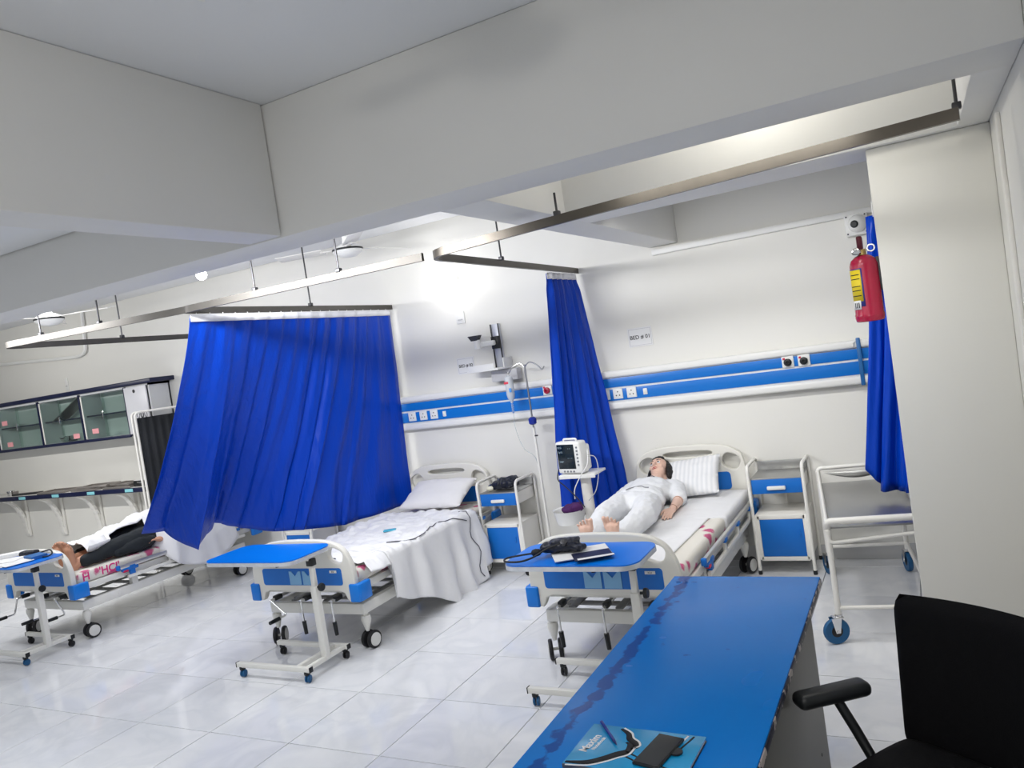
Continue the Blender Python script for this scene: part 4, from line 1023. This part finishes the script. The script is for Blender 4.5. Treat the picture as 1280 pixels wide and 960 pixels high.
b = MB(); rod(b, [(-hx, hy, .70), (-hx, hy, .76), (hx, hy, .76), (hx, hy, .70)], .014, .03, 10); b.build('back_handle', white_paint, t)
b = MB().grid(lambda u, v: (-hx+.03+u*(2*hx-.06), hy-.015, .70-.05*math.sin(PI*u)*v+.03), 16, 2); o = b.build('back_plate', steel_plate, t); solid(o, .003)
for sx in (-1, 1):
    for sy in (-1, 1):
        b = MB(); b.box((0, .01, .150), (.05, .055, .01), .002)
        for e in (-1, 1): b.prism([(-.028, 0), (.030, 0), (.012, -.085), (-.012, -.085)], (e*.022-.0015, .022, .150), (0, 1, 0), (0, 0, 1), .003)
        b.cyl((0, 0, .148), (0, 0, .165), .02, n=10); b.cyl((-.026, .024, .074), (.026, .024, .074), .008, n=8); c_ = b.build('caster', chrome, t)
        c_.location = (sx*hx, sy*hy, 0); c_.rotation_euler = (0, 0, {(-1, -1): R(112), (-1, 1): R(20), (1, 1): R(10), (1, -1): R(70)}[(sx, sy)])
        MB().lathe([(.052, -.013), (.069, -.015), (.073, -.007), (.073, .007), (.069, .015), (.052, .013)], (0, .024, .073), 26, (1, 0, 0)).build('wheel', blue_rub, c_)
        MB().lathe([(.014, -.017), (.050, -.009), (.050, .009), (.014, .017)], (0, .024, .073), 20, (1, 0, 0)).build('wheel_hub', black_rub, c_)

# ------------------------------------------------------------------ desk, notebook, phone, pen
DX0, DX1, DY0, DY1, DZ = -1.10, -.472, 1.40, 3.372, .76
t = thing('desk', 'long blue topped desk with grey side panel in the foreground', 'desk', ((DX0+DX1)/2, (DY0+DY1)/2, 0))
MB().box(((DX0+DX1)/2, (DY0+DY1)/2, DZ-.004), (DX1-DX0-.006, DY1-DY0-.006, .008), .002).build('desktop', desk_m, t, w=True)
MB().box(((DX0+DX1)/2, (DY0+DY1)/2, DZ-.021), (DX1-DX0, DY1-DY0, .026), .003).build('edge_band', chip_m, t, w=True)
pn = MB().box((-.498, 2.28, .365), (.018, 1.64, .72), .002).build('side_panel', grey_panel, t, w=True)
for y, z in ((2.95, .42), (2.93, .23), (2.2, .42)): MB().cyl((-.489, y, z), (-.487, y, z), .006, n=10).build('screw', black_pl, pn, w=True)
for y in (1.55, 3.02): MB().box((-.79, y, .365), (.56, .018, .72), .002).build('end_panel', grey_panel, t, w=True)
text('ink_scribble', 'o z ~', .045, mat('scribble', (.01, .06, .25), .5), t, Matrix.Translation((-1.02-(DX0+DX1)/2, 3.29-(DY0+DY1)/2, DZ+.0006)), .0002)
t = thing('notebook', 'cyan notebook with black and white swirls on the near end of the desk', 'notebook', (-.79, 1.885, DZ+.001), R(-2))
NW, NH = .33, .215
MB().box((0, 0, .006), (NW-.006, NH-.006, .010), .001).build('pages', paper_m, t)
MB().box((0, 0, .0118), (NW, NH, .0014), .0005).build('cover', mat('notebook_cyan', (.01, .30, .62), .22, var=.25, vscale=9), t)
MB().box((0, 0, .0007), (NW, NH, .0014), .0005).build('back_cover', navy, t)
MB().box((0, -NH/2-.001, .006), (NW, .004, .011), .001).build('spine', mat('spine_grey', (.10, .10, .11), .4), t)
zc_ = .0128
def ribbon(pts, wd, m, nm, z=zc_):
    P_ = smooth([(x, y, 0) for x, y in pts], 6); b = MB(); L_, R_ = [], []
    for i, p in enumerate(P_):
        d = (P_[min(i+1, len(P_)-1)]-P_[max(0, i-1)]).normalized(); n = V((-d.y, d.x, 0)); k = i/(len(P_)-1); ww = wd(k) if callable(wd) else wd
        L_.append(b.bm.verts.new(p+n*ww+V((0, 0, z)))); R_.append(b.bm.verts.new(p-n*ww+V((0, 0, z))))
    for i in range(len(P_)-1): b.bm.faces.new((L_[i], R_[i], R_[i+1], L_[i+1]))
    o = b.build(nm, m, t); solid(o, .0004); return o
swirl = [(-.16, -.10), (-.10, -.088), (-.06, -.06), (-.035, -.035), (-.012, -.012), (-.02, .02), (-.035, .03)]
ribbon(swirl, lambda k: .004+.012*math.sin(PI*min(1, k*1.05)), ink, 'black_swirl'); ribbon([(x+.006, y-.014) for x, y in swirl[:5]]+[(-.002, .012)], .0032, white_ink, 'white_swirl', zc_+.0006)
sw2 = [(-.075, .095), (-.045, .075), (-.03, .05), (-.01, .035), (.0, .015), (-.012, 0)]
ribbon(sw2, lambda k: .003+.009*math.sin(PI*k), ink, 'black_swirl'); ribbon([(x+.007, y+.006) for x, y in sw2], .003, white_ink, 'white_swirl', zc_+.0006)
for a in (-.004, .016): ribbon([(-.02, -.03+a), (.05, -.062+a), (.12, -.085+a)], .0028, ink, 'black_stripe')
for a in (0, .016): ribbon([(.10+a, .03), (.118+a, .10)], .0028, ink if a else white_ink, 'stripe')
text('lettering', 'Maxim', .034, white_ink, t, Matrix.Translation((-.130, .003, zc_+.0004)) @ Matrix.Rotation(R(84), 4, 'Z'), .0003, bold=.0008)
text('lettering', 'Notebook', .016, white_ink, t, Matrix.Translation((-.107, .006, zc_+.0004)) @ Matrix.Rotation(R(84), 4, 'Z'), .0003, bold=.0004)
t = thing('phone', 'black smartphone in a case lying face up on the cyan notebook', 'phone', (-.722, 1.882, DZ+.0145), R(-10))
MB().box((0, 0, .0045), (.076, .158, .008), .006, seg=3).build('case', black_pl, t)
MB().box((0, 0, .009), (.070, .150, .0012), .0006, seg=1).build('screen', mat('phone_glass', (.006, .008, .01), .1), t)
MB().cyl((.042, .015, .002), (.042, .015, .006), .018, n=16).build('grip_ring', black_pl, t)
t = thing('pen', 'dark blue ballpoint pen lying across the top of the notebook', 'pen', (-.885, 1.945, DZ+.0195), R(-52))
MB().cyl((-.07, 0, 0), (.045, 0, 0), .0045, n=12).build('barrel', mat('pen_blue', (.01, .03, .28), .25), t)
MB().cyl((.045, 0, 0), (.068, 0, 0), .0045, .0012, n=12).build('tip', mat('pen_tip', (.01, .02, .15), .3), t)
MB().box((-.045, 0, .0055), (.04, .003, .0016), .0005).build('clip', MATS['pen_blue'], t)

# ------------------------------------------------------------------ office chair
t = thing('office_chair', 'black fabric office chair with armrests between desk and right wall', 'chair', (-.10, 2.345, 0), R(-33))
def back(u, v):
    x = (2*u-1); z = .43+.50*v
    hw = .25-.01*(1-v); yy = .215+.045*v-.03*(1-x*x)*0+.035*(1-abs(x)**2)*1.0
    return x, z, hw, yy
b = MB(); n = 20
def shape(sgn):
    def f(u, v):
        x, z, hw, yy = back(u, v); ed = (1-abs(x)**8)*(1-abs(2*v-1)**10); rr = .0
        cz = (2*v-1); sx = 1-.10*(max(0, abs(cz)-.72)/.28)**2.5
        return (x*hw*sx, yy+sgn*.028*max(0, ed)**.5, z)
    return f
b.grid(shape(-1), n, n); b.grid(shape(1), n, n); bmesh.ops.remove_doubles(b.bm, verts=b.bm.verts, dist=.003); b.build('backrest', black_fab, t, ang=70)
b = MB()
def seat(sgn):
    def f(u, v):
        x, y = 2*u-1, 2*v-1; ed = max(0, (1-abs(x)**7)*(1-abs(y)**7))**.5
        return (x*.255*(1-.05*y*y), y*.235, .455+sgn*.04*ed-.012*y*y*(1 if y < 0 else 0))
    return f
b.grid(seat(1), n, n); b.grid(seat(-1), n, n); bmesh.ops.remove_doubles(b.bm, verts=b.bm.verts, dist=.003); b.build('seat', black_fab, t, ang=70)
for s in (-1, 1):
    a = MB().box((s*.335, .02, .652), (.075, .25, .048), .022, rot=s*R(20), seg=4).build('armrest', black_pl, t)
    b = MB(); b.tube([(s*.335, .03, .645), (s*.285, .05, .54), (s*.225, .06, .43), (s*.10, .06, .405)], .016, 10); b.build('arm_post', black_pl, a)
MB().box((0, .31, .45), (.07, .05, .20), .015).build('back_bracket', black_pl, t)
MB().box((0, 0, .40), (.22, .22, .03), .008).build('seat_plate', black_pl, t)
MB().cyl((0, 0, .10), (0, 0, .40), .026, n=14).build('gas_lift', chrome, t)
for k in range(5):
    a = 2*PI*k/5+.3; e = V((.27*math.cos(a), .27*math.sin(a), .07))
    lg = MB().tube([(0, 0, .115), e*.6+V((0, 0, .045)), e], [.024, .019, .014], 10).build('base_leg', black_pl, t)
    MB().lathe([(.015, -.02), (.025, -.016), (.027, 0), (.025, .016), (.015, .02)], (e.x, e.y, .027), 14, (-math.sin(a), math.cos(a), 0)).build('wheel', black_rub, lg)
    MB().cyl((e.x, e.y, .03), (e.x, e.y, .07), .007, n=8).build('wheel_stem', chrome, lg)

# ------------------------------------------------------------------ wall cabinet at the left
t = thing('wall_cabinet', 'long white wall cabinet with dark trim and sliding glass doors', 'cabinet', (-9.6, 6.1, 1.55))
CX0, CX1, CYF = -11.6, -7.62, 5.80
b = MB(); b.box(((CX0+CX1)/2, 5.96, 1.575), (CX1-CX0, .28, .03)); b.box(((CX0+CX1)/2, 5.96, 2.13), (CX1-CX0, .28, .03)); b.box(((CX0+CX1)/2, 6.085, 1.85), (CX1-CX0, .02, .58))
for x in (CX0+.01, CX1-.01): b.box((x, 5.96, 1.85), (.02, .28, .58))
b.build('carcass', mat('cabinet_white', (.70, .71, .72), .4), t, w=True)
MB().box(((CX0+CX1)/2+.02, 5.94, 2.165), (CX1-CX0+.14, .33, .05), .006).build('top_board', navy, t, w=True)
MB().box(((CX0+CX1)/2-.2, CYF-.003, 1.575), (CX1-CX0-.4, .02, .034), .004).build('bottom_trim', navy, t, w=True)
bays = [-11.55, -10.65, -9.70, -8.87, -8.03]
for x in bays[1:]:
    dv = MB().box((x, 5.955, 1.85), (.022, .27, .55), .002).build('divider', MATS['cabinet_white'], t, w=True)
    MB().box((x, 5.81, 1.85), (.03, .022, .56), .003).build('front_strip', navy, dv, w=True)
glass_bay = thin_glass('green_glass', (.86, .93, .905), .10)
for a, c_ in zip(bays, bays[1:]):
    xm, wv_ = (a+c_)/2, c_-a-.03
    MB().box((xm, 5.97, 1.86), (wv_, .22, .018), .002).build('inner_shelf', navy, t, w=True)
    g = MB().box((a+.015+wv_*.27, CYF+.012, 1.85), (wv_*.54, .006, .50)).build('glass_door', glass_bay, t, w=True)
    MB().box((a+.015+wv_*.48, CYF+.004, 1.86), (.018, .012, .09), .003).build('door_pull', chrome, g, w=True)
    MB().box((a+.03, CYF+.012, 1.85), (.022, .012, .51), .002).build('door_stile', white_paint, g, w=True)
    g = MB().box((c_-.015-wv_*.27, CYF+.026, 1.85), (wv_*.54, .006, .50)).build('glass_door', glass_bay, t, w=True)
dd = MB().box((-7.83, CYF-.002, 1.855), (.375, .018, .53), .003).build('door', mat('door_white', (.66, .66, .69), .35), t, w=True)
MB().cyl((-7.84, CYF-.012, 2.07), (-7.84, CYF-.016, 2.07), .02, n=10).build('door_lock', dark_metal, dd, w=True)
o = MB().box((-9.25, 5.96, 1.99), (.62, .20, .010), .002, rot=Matrix.Rotation(R(-24), 3, 'Y')).build('shelf_board', steel_plate); 
o.data.transform(Matrix.Translation((9.25, -5.96, -1.99))); o.location = (-9.25, 5.96, 1.99); tag(o, 'loose tilted steel shelf board behind the cabinet glass', 'shelf board')
for k, (x, z) in enumerate(((-10.45, 1.90), (-10.40, 1.62), (-9.02, 1.62), (-8.65, 1.65))):
    sheetbox('pink_tag', (x, CYF+.004, z), (.12, .003, .06), 0, pink_m, ('pink label stuck high on the left cabinet glass', 'pink label stuck low on the left cabinet glass', 'pink label low on the middle cabinet glass', 'pink label low on the right cabinet glass')[k], 'label', 'pink cabinet labels')
t = thing('metal_bowl', 'small shiny metal bowl standing inside the middle of the wall cabinet', 'bowl', (-9.42, 5.93, 1.591))
MB().lathe([(.04, 0), (.07, .03), (.085, .07), (.08, .07), (.06, .03), (.03, .008)], (0, 0, 0), 20).build('dish', chrome, t)
MB().box((.12, .0, .01), (.14, .03, .02), .006).build('handle', dark_metal, t)
# shelf on brackets
t = thing('wall_shelf', 'long white shelf with navy front edge on curved white brackets', 'shelf', (-10, 6.1, .4))
MB().box((-10.0, 5.93, .962), (4.25, .33, .035), .004).build('shelf_board', white_paint, t, w=True)
MB().box((-10.0, 5.758, .955), (4.26, .02, .055), .006).build('front_edge', navy, t, w=True)
for x in (-10.55, -9.85, -9.15, -8.45): 
    MB().box((x+.3, 5.746, .955), (.14, .004, .036), .001).build('edge_tape', cyan_tape, t, w=True)
for x in (-11.6, -10.82, -10.03, -9.25, -8.5, -7.95):
    b = MB(); b.box((x, 6.08, .66), (.10, .03, .54), .006); b.box((x, 5.95, .93), (.10, .28, .03), .005)
    arc = []
    for k in range(11):
        a = PI/2*k/10; arc.append((x, 5.80+.27*math.sin(a), .40+.52-.50*(1-math.cos(a)) ))
    ring0 = []
    for p in arc: ring0.append(p)
    for k in range(10):
        p, q = V(arc[k]), V(arc[k+1]); d = q-p; mid = (p+q)/2
        b.box(mid, (.08, d.length+.012, .035), .004, rot=Matrix.Rotation(math.atan2(d.z, d.y), 3, 'X'))
    b.build('bracket', white_paint, t, w=True)
def tray(x, y, z, w_, d_, rz, label, tilt=0):
    t = thing('instrument_tray', label, 'tray', (x, y, z), rz, 'metal trays on the wall shelf'); t.rotation_euler = (0, tilt, rz)
    MB().box((0, 0, .004), (w_, d_, .006), .002).build('base', tray_m, t)
    b = MB()
    for (cx, cy, a, c_) in ((0, d_/2, w_, .008), (0, -d_/2, w_, .008), (w_/2, 0, .008, d_), (-w_/2, 0, .008, d_)): b.box((cx, cy, .014), (a, c_, .024), .003)
    b.build('rim', tray_m, t)
tray(-9.70, 5.90, .98, .52, .24, .05, 'dull metal tray lying on the left part of the wall shelf')
tray(-9.05, 5.91, .98, .50, .25, -.04, 'dull metal tray in the middle of the wall shelf')
tray(-8.93, 5.92, 1.006, .46, .22, .16, 'smaller metal tray stacked on the middle tray')
tray(-8.42, 5.90, .98, .46, .25, .03, 'dull metal tray on the right part of the wall shelf')
tray(-8.40, 5.92, 1.006, .40, .2, -.12, 'metal tray stacked on the right hand tray')
t = thing('steel_ruler', 'dark flat bar lying on the wall shelf left of the trays', 'bar', (-10.35, 5.88, .98), .1); MB().box((0, 0, .012), (.50, .08, .022), .004).build('bar', dark_metal, t)
t = thing('cup', 'small steel cup at the left end of the wall shelf', 'cup', (-10.75, 5.90, .98)); MB().lathe([(.04, 0), (.05, .06), (.045, .06), (.036, .006)], (0, 0, 0), 18).build('body', chrome, t)
MB().lathe([(.03, 0), (.034, .05), (.03, .05), (.026, .006)], (.11, .0, 0), 16).build('lid', tray_m, t)
t = thing('black_case', 'black instrument case at the right end of the wall shelf', 'case', (-8.05, 5.93, .98)); MB().box((0, 0, .035), (.24, .2, .07), .01).build('body', black_pl, t); MB().box((0, -.102, .05), (.10, .008, .02), .002).build('latch', chrome, t); MB().box((0, -.02, .073), (.22, .16, .006), .002).build('lid', white_plastic, t)

# folding screen
t = thing('folding_screen', 'white framed privacy screen with black cloth between cabinet and curtain', 'privacy screen', (-7.66, 5.58, 0), R(57))
for k, (xa, xb, yo) in enumerate(((0, .50, 0), (.03, .50, -.05))):
    b = MB(); rod(b, [(xa, yo, .06), (xa, yo, 1.83), (xb, yo, 1.83), (xb, yo, .06)], .013, .05, 10); b.cyl((xa, yo, .35), (xb, yo, .35), .01, n=8); f = b.build('frame', white_paint, t)
    b = MB().grid(lambda u, v: (xa+.02+(xb-xa-.04)*u, yo+.008*math.sin(u*34), 1.765-1.39*v), 60, 3); o = b.build('cloth', screen_fab, f); solid(o, .003)
    b = MB()
    for q in range(2): b.tube([V((xa+.07+.04*q+.012*math.cos(a), yo, 1.80+.035*math.sin(a))) for a in [2*PI*i/12 for i in range(12)]], .003, 6, closed=True)
    b.build('curtain_ring', dark_metal, f)
    for x in (xa, xb):
        MB().lathe([(.014, -.012), (.03, 0), (.014, .012)], (x, yo, .03), 14, (1, 0, 0)).build('wheel', black_rub, f)
        MB().cyl((x, yo, .03), (x, yo, .08), .008, n=8).build('wheel_stem', chrome, f)

# ceiling fans
def fan(x, y, z, a0, label, group='white ceiling fans'):
    t = thing('ceiling_fan', label, 'ceiling fan', (x, y, z), a0, group)
    MB().lathe([(.02, -.055), (.07, -.045), (.115, -.015), (.125, 0), (.118, .004)], (0, 0, 0), 28).build('motor_cover', white_plastic, t)
    MB().lathe([(.119, .002), (.127, .004), (.127, .016), (.119, .018)], (0, 0, 0), 28).build('dark_band', black_pl, t)
    MB().lathe([(.119, .016), (.11, .03), (.06, .055), (.035, .065), (.032, .12), (.02, .13)], (0, 0, 0), 28).build('motor_housing', white_plastic, t)
    MB().cyl((0, 0, .12), (0, 0, ZC-z-.05), .012, n=10).build('down_rod', white_paint, t)
    MB().lathe([(.02, -.07), (.05, -.05), (.06, -.0)], (0, 0, ZC-z), 18).build('ceiling_canopy', white_plastic, t)
    for k in range(3):
        a = 2*PI*k/3; M_ = Matrix.Rotation(a, 3, 'Z')
        b = MB(); P_ = [M_ @ V(p) for p in ((.11, -.02, .022), (.11, .02, .022), (.22, .02, .022), (.22, -.02, .022))]
        b.box(M_ @ V((.17, 0, .022)), (.14, .035, .005), .001, rot=M_); ir = b.build('blade_iron', white_paint, t)
        b = MB(); b.box(M_ @ V((.42, 0, .026)), (.42, .125, .006), .002, rot=M_ @ Matrix.Rotation(R(10), 3, 'X')); b.build('blade', white_paint, t)
fan(-4.05, 5.15, 2.90, R(195), 'white ceiling fan above the bed below sign BED 02')
fan(-6.95, 4.40, 2.785, R(20), 'white ceiling fan at the far left beyond the steel curtain rail')
fan(-.94, 1.0, 2.80, R(25), 'white ceiling fan over the desk, just above the picture')
